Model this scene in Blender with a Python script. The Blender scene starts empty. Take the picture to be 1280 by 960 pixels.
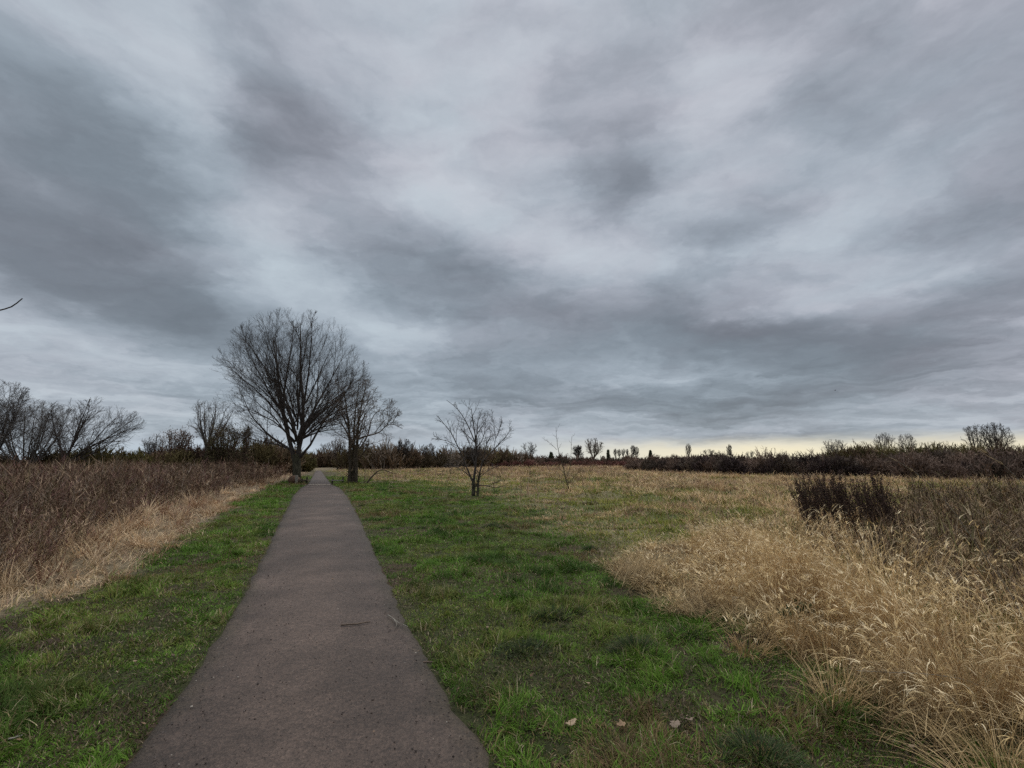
import bpy, math, random
import numpy as np
from mathutils import Vector

# ------------------------------------------------------------------ camera, world, sun, exposure
S = bpy.context.scene
C = S.collection
EYE = 1.6                      # eye height, metres
F, CX, CY = 600.0, 640.0, 480.0
HOR = 574.0
PITCH = math.atan((HOR - CY) / F)

cam = bpy.data.cameras.new('camera')
cam.sensor_width = 36.0
cam.lens = 36.0 * F / 1280.0
cam.clip_start, cam.clip_end = 0.05, 5000
co = bpy.data.objects.new('camera', cam)
C.objects.link(co)
co.location = (0, 0, EYE)
co.rotation_euler = (math.radians(90) + PITCH, 0, 0)
S.camera = co

S.view_settings.view_transform = 'Standard'
S.view_settings.look = 'None'
S.view_settings.exposure = 0.0
S.view_settings.gamma = 1.0
S.view_settings.use_curve_mapping = False
S.cycles.use_denoising = False
S.cycles.max_bounces = 5
S.cycles.diffuse_bounces = 3
S.cycles.transmission_bounces = 3

SUN_EL, SUN_AZ = math.radians(60), math.radians(28)     # azimuth clockwise from +Y (view direction)

def make_world():
    w = bpy.data.worlds.new('World')
    S.world = w
    w.use_nodes = True
    nt = w.node_tree
    nt.nodes.clear()
    N = lambda t, **k: _node(nt, t, **k)
    L = nt.links.new
    out = N('ShaderNodeOutputWorld')
    bg = N('ShaderNodeBackground')
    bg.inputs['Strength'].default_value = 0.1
    L(bg.outputs[0], out.inputs[0])
    tc = N('ShaderNodeTexCoord')
    D = tc.outputs['Generated']
    sep = N('ShaderNodeSeparateXYZ'); L(D, sep.inputs[0])

    def M(op, a, b=None, c=None, clamp=False):
        n = N('ShaderNodeMath', operation=op); n.use_clamp = clamp
        for i, v in enumerate((a, b, c)):
            if v is None: continue
            if isinstance(v, (int, float)): n.inputs[i].default_value = v
            else: L(v, n.inputs[i])
        return n.outputs[0]
    def MR(v, a, b, c, d, smooth=True):
        n = N('ShaderNodeMapRange'); n.interpolation_type = 'SMOOTHSTEP' if smooth else 'LINEAR'
        L(v, n.inputs[0])
        for i, k in enumerate((a, b, c, d)): n.inputs[i + 1].default_value = k
        return n.outputs[0]
    def noise(vec, scale, detail=5, rough=0.5, dist=0.0):
        n = N('ShaderNodeTexNoise'); n.noise_dimensions = '3D'
        L(vec, n.inputs['Vector'])
        n.inputs['Scale'].default_value = scale; n.inputs['Detail'].default_value = detail
        n.inputs['Roughness'].default_value = rough; n.inputs['Distortion'].default_value = dist
        return n
    X, Y, Z = sep.outputs
    zc = M('MAXIMUM', Z, 0.0)
    den = M('ADD', zc, 0.20)
    px, py = M('DIVIDE', X, den), M('DIVIDE', Y, den)
    pv = N('ShaderNodeCombineXYZ'); L(px, pv.inputs[0]); L(py, pv.inputs[1])
    P = pv.outputs[0]
    # azimuth / elevation in degrees, warped by noise so that the cloud banks get ragged edges
    az = M('MULTIPLY', M('ARCTAN2', X, Y), 57.2958)
    el = M('MULTIPLY', M('ARCSINE', Z), 57.2958)
    wn = noise(P, 1.6, 7, 0.6)
    wsep = N('ShaderNodeSeparateXYZ'); L(wn.outputs['Color'], wsep.inputs[0])
    amp = M('ADD', M('MULTIPLY', zc, 26.0), 3.0)
    azw = M('ADD', az, M('MULTIPLY', M('SUBTRACT', wsep.outputs[0], 0.5), M('MULTIPLY', amp, 1.6)))
    elw = M('ADD', el, M('MULTIPLY', M('SUBTRACT', wsep.outputs[1], 0.5), amp))
    q = N('ShaderNodeCombineXYZ'); L(azw, q.inputs[0]); L(elw, q.inputs[1])

    def AE(u, v):      # direction of the cloud banks, in azimuth and elevation
        x, yv = (u - CX) / F, (CY - v) / F
        d = Vector((x, math.cos(PITCH) - yv * math.sin(PITCH), math.sin(PITCH) + yv * math.cos(PITCH))).normalized()
        return math.degrees(math.atan2(d.x, d.y)), math.degrees(math.asin(d.z))
    # (u, v, half width deg, half height deg, rotation deg, amount)   dark banks < 0 < bright gaps
    banks = [
        (50, 180, 14, 8, -25, -0.22), (40, 320, 16, 4.5, -8, -0.22), (180, 225, 9, 4, -20, -0.2), (190, 370, 15, 3.6, -14, -0.34), (305, 165, 6, 3.6, 10, -0.40),
        (300, 50, 6, 10, 20, -0.20), (420, 205, 6, 5, -20, -0.16), (150, 230, 9, 5, -20, -0.16),
        (500, 335, 11, 3.6, -16, -0.34), (640, 365, 12, 3.8, -12, -0.26), (770, 225, 5, 3.2, 10, -0.34), (770, 160, 7, 6, 0, -0.2),
        (845, 395, 14, 4.2, -8, -0.42), (960, 415, 10, 3.2, -10, -0.40), (930, 272, 4.5, 2.6, 10, -0.30), (860, 290, 5, 2, -10, -0.2),
        (1060, 60, 10, 8, 30, -0.20), (1010, 110, 9, 5, 25, -0.16), (1230, 240, 12, 9, 25, -0.30), (1200, 390, 12, 2.2, 6, -0.30), (1260, 130, 8, 6, 25, -0.12),
        (1000, 465, 18, 2.2, 0, -0.26), (700, 440, 14, 2.6, -4, -0.30), (1180, 440, 14, 1.5, 3, -0.2), (560, 480, 16, 2.4, 0, -0.30), (820, 505, 22, 1.8, 0, -0.28), (480, 440, 10, 1.6, -6, -0.22),
        (1100, 505, 16, 1.8, 0, -0.26), (330, 420, 10, 2.5, -8, -0.14),
        (190, 130, 10, 7, -25, 0.26), (100, 440, 20, 3.6, -3, 0.12), (320, 280, 9, 5, 0, 0.16), (430, 130, 9, 16, 10, 0.14), (640, 40, 12, 10, 0, 0.20), (560, 250, 9, 7, -30, 0.22),
        (720, 320, 9, 3.6, -10, 0.26), (870, 170, 8, 10, 0, 0.10), (1010, 385, 7, 2.0, -14, 0.40), (1080, 345, 11, 3.0, 0, 0.20), (1130, 235, 10, 2.6, 12, 0.22),
        (500, 415, 9, 2.4, 0, 0.20), (1150, 20, 7, 8, 0, 0.16), (1240, 425, 10, 1.0, 0, 0.26), (760, 470, 10, 1.2, 0, 0.16),
    ]
    acc = None
    for (u, v, sa, se, rot, a) in banks:
        a0, e0 = AE(u, v)
        mp = N('ShaderNodeMapping'); mp.vector_type = 'TEXTURE'
        L(q.outputs[0], mp.inputs['Vector'])
        mp.inputs['Location'].default_value = (a0, e0, 0)
        mp.inputs['Rotation'].default_value = (0, 0, math.radians(rot))
        mp.inputs['Scale'].default_value = (sa * 1.08, se * 1.08, 1)
        ln = N('ShaderNodeVectorMath', operation='LENGTH'); L(mp.outputs[0], ln.inputs[0])
        g = MR(ln.outputs['Value'], 0.0, 1.7, a, 0.0)
        acc = g if acc is None else M('ADD', acc, g)
    # broken cloud texture: billows at three sizes on the cloud layer, flattened towards the horizon
    fl = N('ShaderNodeMapping'); fl.inputs['Scale'].default_value = (1.0, 1.0, 2.6); L(D, fl.inputs['Vector'])
    pw = N('ShaderNodeVectorMath', operation='SCALE'); L(wn.outputs['Color'], pw.inputs[0]); pw.inputs['Scale'].default_value = 0.45
    pa = N('ShaderNodeVectorMath', operation='ADD'); L(fl.outputs[0], pa.inputs[0]); L(pw.outputs[0], pa.inputs[1])
    PW = pa.outputs[0]
    n1 = noise(PW, 2.6, 8, 0.55, 0.1).outputs['Fac']
    n2 = noise(PW, 7.5, 8, 0.58, 0.0).outputs['Fac']
    n3 = noise(fl.outputs[0], 26.0, 6, 0.65, 0.3).outputs['Fac']
    # thin level layers low over the horizon
    ly = N('ShaderNodeMapping'); ly.inputs['Scale'].default_value = (0.035, 0.62, 1.0); L(q.outputs[0], ly.inputs['Vector'])
    n4 = noise(ly.outputs[0], 1.0, 5, 0.6, 0.15).outputs['Fac']
    low = MR(el, 3.0, 15.0, 1.0, 0.0)
    acc = M('ADD', acc, M('MULTIPLY', M('MULTIPLY', M('SUBTRACT', n4, 0.52), 1.5), low))
    val = M('ADD', 0.73, acc)
    val = M('ADD', val, M('MULTIPLY', M('SUBTRACT', n1, 0.5), 0.80))
    val = M('ADD', val, M('MULTIPLY', M('SUBTRACT', n2, 0.5), 0.40))
    val = M('ADD', val, M('MULTIPLY', M('SUBTRACT', n3, 0.5), 0.10))
    # rounded undersides: folded noise gives puffs with darker creases between
    n5 = noise(PW, 4.6, 3, 0.45, 0.0).outputs['Fac']
    n6 = noise(PW, 11.0, 3, 0.45, 0.0).outputs['Fac']
    val = M('ADD', val, M('MULTIPLY', M('SUBTRACT', M('ABSOLUTE', M('SUBTRACT', n5, 0.5)), 0.085), 0.60))
    val = M('ADD', val, M('MULTIPLY', M('SUBTRACT', M('ABSOLUTE', M('SUBTRACT', n6, 0.5)), 0.085), 0.15))
    ramp = N('ShaderNodeValToRGB'); L(M('DIVIDE', M('ADD', val, 0.4), 1.5), ramp.inputs[0])
    cr = ramp.color_ramp
    cr.interpolation = 'B_SPLINE'
    cr.elements[0].position = 0.05;  cr.elements[0].color = (0.125, 0.138, 0.160, 1)
    cr.elements[1].position = 0.95;  cr.elements[1].color = (0.55, 0.595, 0.645, 1)
    for p_, c_ in ((0.28, (0.172, 0.188, 0.216, 1)), (0.467, (0.218, 0.244, 0.280, 1)), (0.667, (0.355, 0.392, 0.445, 1)), (0.8, (0.455, 0.488, 0.542, 1))):
        e = cr.elements.new(p_); e.color = c_
    # lilac / teal drift of the cloud colour
    hn = noise(PW, 1.4, 4, 0.5).outputs['Fac']
    tint = N('ShaderNodeMix', data_type='RGBA'); L(MR(hn, 0.35, 0.65, 0, 1), tint.inputs[0])
    tint.inputs[6].default_value = (1.035, 0.99, 1.0, 1); tint.inputs[7].default_value = (0.955, 1.01, 1.02, 1)
    cl = N('ShaderNodeMix', data_type='RGBA', blend_type='MULTIPLY'); cl.inputs[0].default_value = 1.0
    L(ramp.outputs[0], cl.inputs[6]); L(tint.outputs[2], cl.inputs[7])
    cloud = cl.outputs[2]
    # a strip of clear sky under the cloud deck: pale blue to the left, warm evening light to the right
    warm = MR(az, -8, 26, 0, 1)
    strip = N('ShaderNodeMix', data_type='RGBA'); L(warm, strip.inputs[0])
    strip.inputs[6].default_value = (0.50, 0.58, 0.66, 1); strip.inputs[7].default_value = (0.95, 0.86, 0.62, 1)
    sn = noise(q.outputs[0], 0.06, 4, 0.55).outputs['Fac']
    ell = M('ADD', el, M('MULTIPLY', M('SUBTRACT', wsep.outputs[1], 0.5), 2.2))
    stripf = MR(ell, 0.6, 2.9, 0.95, 0.0)
    mx = N('ShaderNodeMix', data_type='RGBA'); L(stripf, mx.inputs[0]); L(cloud, mx.inputs[6]); L(strip.outputs[2], mx.inputs[7])
    # thin cover lets a little of the clear sky through
    sky = N('ShaderNodeTexSky'); sky.sky_type = 'NISHITA'; sky.sun_disc = False
    sky.sun_elevation = SUN_EL; sky.sun_rotation = SUN_AZ
    # overcast brightens overhead; unseen zenith boosted far beyond that, added to brighten the ground
    zen_boost = MR(Z, 0.72, 0.95, 1.0, 5.0)
    sc = N('ShaderNodeVectorMath', operation='SCALE'); L(mx.outputs[2], sc.inputs[0]); L(M('MULTIPLY', zen_boost, 10.0), sc.inputs['Scale'])
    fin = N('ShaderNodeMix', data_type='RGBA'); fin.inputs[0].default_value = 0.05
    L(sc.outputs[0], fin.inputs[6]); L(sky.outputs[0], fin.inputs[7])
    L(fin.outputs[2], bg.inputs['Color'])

def _node(nt, t, **k):
    n = nt.nodes.new(t)
    for a, b in k.items(): setattr(n, a, b)
    return n

make_world()
sl = bpy.data.lights.new('sun', 'SUN')
sl.energy = 1.5
sl.angle = math.radians(70)
sl.color = (1.0, 0.94, 0.85)
so = bpy.data.objects.new('sun', sl)
C.objects.link(so)
so.location = (0, 0, 30)
sd = Vector((math.sin(SUN_AZ) * math.cos(SUN_EL), math.cos(SUN_AZ) * math.cos(SUN_EL), math.sin(SUN_EL)))
so.rotation_euler = sd.to_track_quat('Z', 'Y').to_euler()

# ------------------------------------------------------------------ helpers
rng = np.random.default_rng(11)
random.seed(5)

def rayd(u, v):
    x, yv = (u - CX) / F, (CY - v) / F
    return np.array([x, math.cos(PITCH) - yv * math.sin(PITCH), math.sin(PITCH) + yv * math.cos(PITCH)])
def G(u, v, z=0.0):                        # where a measured sight line meets height z
    d = rayd(u, v); t = (z - EYE) / d[2]
    return np.array([d[0] * t, d[1] * t, z])
def AT(u, v, Y):                           # where a measured sight line reaches distance Y
    d = rayd(u, v); t = Y / d[1]
    return np.array([d[0] * t, Y, EYE + d[2] * t])

def vnoise(x, y, s, seed=0):
    x = np.asarray(x, float) / s + 1000.3 + seed * 17.1; y = np.asarray(y, float) / s + 1000.7 + seed * 7.7
    xi, yi = np.floor(x).astype(np.int64), np.floor(y).astype(np.int64)
    fx, fy = x - xi, y - yi
    fx, fy = fx * fx * (3 - 2 * fx), fy * fy * (3 - 2 * fy)
    def h(a, b):
        n = (a * 374761393 + b * 668265263 + seed * 974711) & 0xffffffff
        n = ((n ^ (n >> 13)) * 1274126177) & 0xffffffff
        return ((n ^ (n >> 16)) & 0xffff) / 65535.0
    return (h(xi, yi) * (1 - fx) + h(xi + 1, yi) * fx) * (1 - fy) + (h(xi, yi + 1) * (1 - fx) + h(xi + 1, yi + 1) * fx) * fy
def fbm(x, y, s, seed=0, o=3):
    r, a, t = 0, 1.0, 0
    for i in range(o):
        r = r + a * vnoise(x, y, s / 2 ** i, seed + i); t += a; a *= 0.55
    return r / t
def sstep(v, a, b):
    t = np.clip((np.asarray(v, float) - a) / (b - a), 0, 1)
    return t * t * (3 - 2 * t)
def inside(px, py, poly):
    res = np.zeros(len(px), bool)
    n = len(poly)
    for i in range(n):
        x0, y0 = poly[i][:2]; x1, y1 = poly[(i + 1) % n][:2]
        c = ((y0 > py) != (y1 > py))
        with np.errstate(divide='ignore', invalid='ignore'):
            xx = (x1 - x0) * (py - y0) / (y1 - y0) + x0
        res ^= c & (px < xx)
    return res
def dist_line(px, py, pts):
    d = np.full(len(px), 1e9)
    for i in range(len(pts) - 1):
        ax, ay = pts[i][:2]; bx, by = pts[i + 1][:2]
        ux, uy = bx - ax, by - ay
        t = np.clip(((px - ax) * ux + (py - ay) * uy) / (ux * ux + uy * uy + 1e-12), 0, 1)
        d = np.minimum(d, np.hypot(px - ax - t * ux, py - ay - t * uy))
    return d

def mesh_obj(name, V, quads, mat, col=None, parent=None, tris=None, smooth=False):
    V = np.asarray(V, np.float32).reshape(-1, 3)
    quads = np.asarray(quads, np.int32).reshape(-1, 4)
    nq = len(quads); nt = 0 if tris is None else len(tris)
    me = bpy.data.meshes.new(name)
    me.vertices.add(len(V)); me.vertices.foreach_set('co', V.ravel())
    li = quads.ravel()
    ls = np.arange(nq, dtype=np.int32) * 4
    if nt:
        tris = np.asarray(tris, np.int32).reshape(-1, 3)
        ls = np.concatenate([ls, nq * 4 + np.arange(nt, dtype=np.int32) * 3])
        li = np.concatenate([li, tris.ravel()])
    me.loops.add(len(li)); me.loops.foreach_set('vertex_index', li.astype(np.int32))
    me.polygons.add(nq + nt); me.polygons.foreach_set('loop_start', ls.astype(np.int32))
    if smooth: me.polygons.foreach_set('use_smooth', np.ones(nq + nt, bool))
    if col is not None:
        a = me.color_attributes.new('Col', 'FLOAT_COLOR', 'POINT')
        c4 = np.ones((len(V), 4), np.float32); c4[:, :3] = col
        a.data.foreach_set('color', c4.ravel())
    me.update(calc_edges=True)
    me.materials.append(mat)
    o = bpy.data.objects.new(name, me)
    C.objects.link(o)
    if parent is not None: o.parent = parent
    return o
def tag(o, label=None, cat=None, group=None, kind=None):
    for k, v in (('label', label), ('category', cat), ('group', group), ('kind', kind)):
        if v: o[k] = v
    return o
def thing(name, label, cat, loc=(0, 0, 0), group=None):
    o = bpy.data.objects.new(name, None); o.empty_display_size = 0.2
    C.objects.link(o); o.location = loc
    return tag(o, label, cat, group)
def local(V, root):
    return np.asarray(V, float).reshape(-1, 3) - np.array(root.location)

# ---- materials
def mat_base(name):
    m = bpy.data.materials.new(name); m.use_nodes = True
    nt = m.node_tree; nt.nodes.clear()
    out = nt.nodes.new('ShaderNodeOutputMaterial')
    b = nt.nodes.new('ShaderNodeBsdfPrincipled')
    nt.links.new(b.outputs[0], out.inputs[0])
    return m, nt, b, out
def leaf_mat(name, rough=0.7, spec=0.25, trans=0.25, vary=0.25, vscale=3.0):
    """colour of each blade or leaf from the mesh, a little light passing through it"""
    m, nt, b, out = mat_base(name)
    at = _node(nt, 'ShaderNodeVertexColor', layer_name='Col')
    tc = nt.nodes.new('ShaderNodeTexCoord')
    no = nt.nodes.new('ShaderNodeTexNoise'); no.inputs['Scale'].default_value = vscale; no.inputs['Detail'].default_value = 4
    nt.links.new(tc.outputs['Object'], no.inputs['Vector'])
    mr = nt.nodes.new('ShaderNodeMapRange'); nt.links.new(no.outputs['Fac'], mr.inputs[0])
    mr.inputs[1].default_value = 0.3; mr.inputs[2].default_value = 0.7
    mr.inputs[3].default_value = 1 - vary; mr.inputs[4].default_value = 1 + vary
    sc = _node(nt, 'ShaderNodeVectorMath', operation='SCALE')
    nt.links.new(at.outputs['Color'], sc.inputs[0]); nt.links.new(mr.outputs[0], sc.inputs['Scale'])
    nt.links.new(sc.outputs[0], b.inputs['Base Color'])
    b.inputs['Roughness'].default_value = rough
    b.inputs['Specular IOR Level'].default_value = spec
    if trans > 0:
        tr = nt.nodes.new('ShaderNodeBsdfTranslucent'); nt.links.new(sc.outputs[0], tr.inputs['Color'])
        mx = nt.nodes.new('ShaderNodeMixShader'); mx.inputs[0].default_value = trans
        nt.links.new(b.outputs[0], mx.inputs[1]); nt.links.new(tr.outputs[0], mx.inputs[2])
        nt.links.new(mx.outputs[0], out.inputs[0])
    return m
def noise_mat(name, c1, c2, scale=6, rough=0.85, spec=0.25, bump=0.3, stretch=(1, 1, 1), c3=None):
    m, nt, b, out = mat_base(name)
    tc = nt.nodes.new('ShaderNodeTexCoord')
    mp = nt.nodes.new('ShaderNodeMapping'); mp.inputs['Scale'].default_value = stretch
    nt.links.new(tc.outputs['Object'], mp.inputs[0])
    no = nt.nodes.new('ShaderNodeTexNoise'); no.inputs['Scale'].default_value = scale
    no.inputs['Detail'].default_value = 6; no.inputs['Roughness'].default_value = 0.6
    nt.links.new(mp.outputs[0], no.inputs['Vector'])
    cr = nt.nodes.new('ShaderNodeValToRGB'); nt.links.new(no.outputs['Fac'], cr.inputs[0])
    cr.color_ramp.elements[0].position = 0.35; cr.color_ramp.elements[0].color = (*c1, 1)
    cr.color_ramp.elements[1].position = 0.68; cr.color_ramp.elements[1].color = (*c2, 1)
    if c3:
        e = cr.color_ramp.elements.new(0.52); e.color = (*c3, 1)
    nt.links.new(cr.outputs[0], b.inputs['Base Color'])
    b.inputs['Roughness'].default_value = rough; b.inputs['Specular IOR Level'].default_value = spec
    bp = nt.nodes.new('ShaderNodeBump'); bp.inputs['Strength'].default_value = bump; bp.inputs['Distance'].default_value = 0.02
    nt.links.new(no.outputs['Fac'], bp.inputs['Height']); nt.links.new(bp.outputs[0], b.inputs['Normal'])
    return m

M_bark = noise_mat('dark_bark', (0.022, 0.018, 0.013), (0.105, 0.088, 0.062), 5, stretch=(3, 3, 0.6), c3=(0.050, 0.046, 0.026), bump=0.8)
M_bark2 = noise_mat('brown_bark', (0.034, 0.025, 0.018), (0.105, 0.078, 0.056), 5, stretch=(3, 3, 0.6), c3=(0.06, 0.047, 0.03), bump=0.8)
M_twig = noise_mat('twig_bark', (0.030, 0.024, 0.020), (0.070, 0.056, 0.048), 4, bump=0)
M_twig_b = noise_mat('brown_twig', (0.06, 0.042, 0.03), (0.14, 0.10, 0.07), 4, bump=0)
M_twig_far = noise_mat('grey_twig', (0.07, 0.062, 0.056), (0.13, 0.115, 0.10), 2, bump=0)
M_wood = noise_mat('weathered_wood', (0.10, 0.085, 0.065), (0.30, 0.27, 0.22), 8, stretch=(1, 6, 6), bump=0.5)
M_pale = noise_mat('pale_timber', (0.22, 0.18, 0.14), (0.42, 0.36, 0.29), 8, stretch=(1, 6, 6), bump=0.5)
M_grass = leaf_mat('grass_blades', 0.7, 0.12, 0.3, 0.25, 2.2)
M_straw = leaf_mat('straw', 0.7, 0.15, 0.25, 0.15, 2.5)
M_scrub = leaf_mat('scrub_twigs', 0.85, 0.15, 0.0, 0.25, 0.7)
M_ivy = leaf_mat('ivy_leaves', 0.7, 0.1, 0.15, 0.3, 1.2)
M_leaf = leaf_mat('dry_leaf', 0.8, 0.2, 0.2, 0.2, 30)

# ---- blades of grass, stalks: curved tapering ribbons
def blades(P, h, w, az, lean, curl, col, segs=2, tip=0.12, twist=None):
    n = len(P)
    s = np.linspace(0, 1, segs + 1)
    cen = np.zeros((n, segs + 1, 3)); cen[:, 0] = P
    ca, sa = np.cos(az), np.sin(az)
    for i in range(segs):
        th = lean + curl * (s[i] + s[i + 1]) / 2
        st = h / segs
        cen[:, i + 1, 0] = cen[:, i, 0] + np.sin(th) * ca * st
        cen[:, i + 1, 1] = cen[:, i, 1] + np.sin(th) * sa * st
        cen[:, i + 1, 2] = cen[:, i, 2] + np.cos(th) * st
    tw = az + math.pi / 2 + (rng.uniform(-0.9, 0.9, n) if twist is None else twist)
    wd = np.stack([np.cos(tw), np.sin(tw), np.zeros(n)], -1)
    prof = np.maximum(1 - s ** 1.6, tip) * 0.5
    off = wd[:, None, :] * (w[:, None] * prof[None, :])[..., None]
    V = np.stack([cen - off, cen + off], 2)                   # n, segs+1, 2, 3
    base = np.arange(n)[:, None] * (2 * (segs + 1)) + np.arange(segs)[None, :] * 2
    Q = np.stack([base, base + 1, base + 3, base + 2], -1).reshape(-1, 4)
    cols = np.repeat(col, 2 * (segs + 1), axis=0)
    return V.reshape(-1, 3), Q, cols, cen
class Bag:
    def __init__(s): s.V, s.Q, s.K, s.n = [], [], [], 0
    def add(s, V, Q, K=None):
        s.V.append(np.asarray(V, np.float32).reshape(-1, 3)); s.Q.append(np.asarray(Q) + s.n)
        if K is not None: s.K.append(np.asarray(K, np.float32))
        s.n += len(s.V[-1])
    def build(s, name, mat, parent=None, smooth=False):
        V = np.concatenate(s.V)
        if parent is not None: V = local(V, parent)
        return mesh_obj(name, V, np.concatenate(s.Q), mat, np.concatenate(s.K) if s.K else None, parent, smooth=smooth)

# ---- tubes: batches of polylines (B,n,3) with radii (B,n)
def tubes(bag, P, R, sides=5, col=None):
    P = np.asarray(P, float); R = np.asarray(R, float)
    if P.ndim == 2: P, R = P[None], R[None]
    B, n, _ = P.shape
    T = np.gradient(P, axis=1)
    T /= np.linalg.norm(T, axis=-1, keepdims=True) + 1e-9
    ov = P[:, -1] - P[:, 0]
    ov /= np.linalg.norm(ov, axis=-1, keepdims=True) + 1e-9
    ref = np.where((np.abs(ov[:, :1]) < 0.75), np.array([[1., 0, 0]]), np.array([[0, 0.6, 0.8]]))[:, None, :]
    U = np.cross(T, ref); U /= np.linalg.norm(U, axis=-1, keepdims=True) + 1e-9
    W = np.cross(T, U)
    if sides == 1:                                            # flat ribbon, for far twigs
        a = rng.uniform(0, 6.28, B)[:, None, None]
        off = (np.cos(a) * U + np.sin(a) * W) * R[..., None]
        V = np.stack([P - off, P + off], 2)
        base = (np.arange(B)[:, None] * n + np.arange(n - 1)[None, :]) * 2
        Q = np.stack([base, base + 1, base + 3, base + 2], -1).reshape(-1, 4)
        k = 2
    else:
        a = np.arange(sides) * 2 * math.pi / sides
        V = P[:, :, None, :] + (np.cos(a)[None, None, :, None] * U[:, :, None, :] + np.sin(a)[None, None, :, None] * W[:, :, None, :]) * R[:, :, None, None]
        i, j, s = np.meshgrid(np.arange(B), np.arange(n - 1), np.arange(sides), indexing='ij')
        s2 = (s + 1) % sides
        b0 = (i * n + j) * sides
        Q = np.stack([b0 + s, b0 + s2, b0 + sides + s2, b0 + sides + s], -1).reshape(-1, 4)
        k = sides
    K = None if col is None else np.repeat(np.asarray(col), n * k, axis=0)
    bag.add(V.reshape(-1, 3), Q, K)

def resample(pts, n, jit=0.0):
    pts = np.asarray(pts, float)
    d = np.r_[0, np.cumsum(np.linalg.norm(np.diff(pts, axis=0), axis=1))]
    t = np.linspace(0, d[-1], n)
    out = np.stack([np.interp(t, d, pts[:, k]) for k in range(3)], -1)
    for _ in range(2):
        out[1:-1] = (out[:-2] + 2 * out[1:-1] + out[2:]) / 4
    if jit: out[1:-1] += rng.normal(0, jit, out[1:-1].shape)
    return out
def rot_dirs(D, ang, azi):
    B = len(D)
    ref = np.where(np.abs(D[:, 2:3]) < 0.9, np.array([[0, 0, 1.]]), np.array([[1., 0, 0]]))
    U = np.cross(D, ref); U /= np.linalg.norm(U, axis=1, keepdims=True)
    W = np.cross(D, U)
    return np.cos(ang)[:, None] * D + np.sin(ang)[:, None] * (np.cos(azi)[:, None] * U + np.sin(azi)[:, None] * W)
def exit_dist(P, D, env):
    if isinstance(env, list):
        return np.minimum.reduce([exit_dist(P, D, e) for e in env])
    c, r = env
    p, d = (P - c) / r, D / r
    a = (d * d).sum(1); b = (p * d).sum(1); cc = (p * p).sum(1) - 1
    disc = b * b - a * cc
    t = np.where(disc > 0, (-b + np.sqrt(np.maximum(disc, 0))) / a, 0.0)
    return np.maximum(t, 0.0)
def children(P, R, L, n, t0, t1, ang, sd, ratio, rr, env=None, up=0.0, wig=0.12, seg=5, minl=0.05, rmin=0.004, taper=0.25, flat=0.0, envk=(0.75, 1.0)):
    """n side shoots on every polyline of the batch P; returns the next batch"""
    B, m, _ = P.shape
    t = t0 + (t1 - t0) * (np.arange(n)[None, :] + rng.uniform(0, 1, (B, n))) / n
    f = t * (m - 1); i = np.clip(f.astype(int), 0, m - 2); fr = (f - i)[..., None]
    bi = np.arange(B)[:, None]
    st = P[bi, i] * (1 - fr) + P[bi, i + 1] * fr
    d = P[bi, i + 1] - P[bi, i]; d /= np.linalg.norm(d, axis=-1, keepdims=True) + 1e-9
    r0 = R[bi, i] * (1 - fr[..., 0]) + R[bi, i + 1] * fr[..., 0]
    azi = rng.uniform(0, 6.283, B)[:, None] + np.arange(n)[None, :] * 2.4 + rng.normal(0, 0.4, (B, n))
    D = rot_dirs(d.reshape(-1, 3), np.abs(rng.normal(ang, sd, B * n)), azi.ravel())
    if flat: D[:, 2] *= 1 - flat
    D[:, 2] += up * 0.6
    D /= np.linalg.norm(D, axis=1, keepdims=True)
    ln = (L[:, None] * ratio * (1.12 - 0.45 * t) * rng.uniform(0.65, 1.25, (B, n))).ravel()
    S0 = st.reshape(-1, 3)
    rad = np.minimum(r0.ravel() * rr, 0.9 * r0.ravel())
    if env is not None:
        ln = np.minimum(ln, exit_dist(S0, D, env) * rng.uniform(envk[0], envk[1], len(ln)))
    keep = ln > minl
    S0, D, ln, rad = S0[keep], D[keep], ln[keep], np.maximum(rad[keep], rmin)
    return sprout(S0, D, ln, rad, seg, wig, up, taper, rmin)
def sprout(S0, D, ln, rad, seg=5, wig=0.12, up=0.0, taper=0.25, rmin=0.004):
    B = len(S0)
    P = np.zeros((B, seg + 1, 3)); P[:, 0] = S0
    d = D.copy()
    for k in range(seg):
        d = d + rng.normal(0, wig, (B, 3)); d[:, 2] += up * 0.25
        d /= np.linalg.norm(d, axis=1, keepdims=True)
        P[:, k + 1] = P[:, k] + d * (ln / seg)[:, None]
    R = rad[:, None] * np.linspace(1, taper, seg + 1)[None, :]
    return P, np.maximum(R, rmin * 0.6), ln

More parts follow.
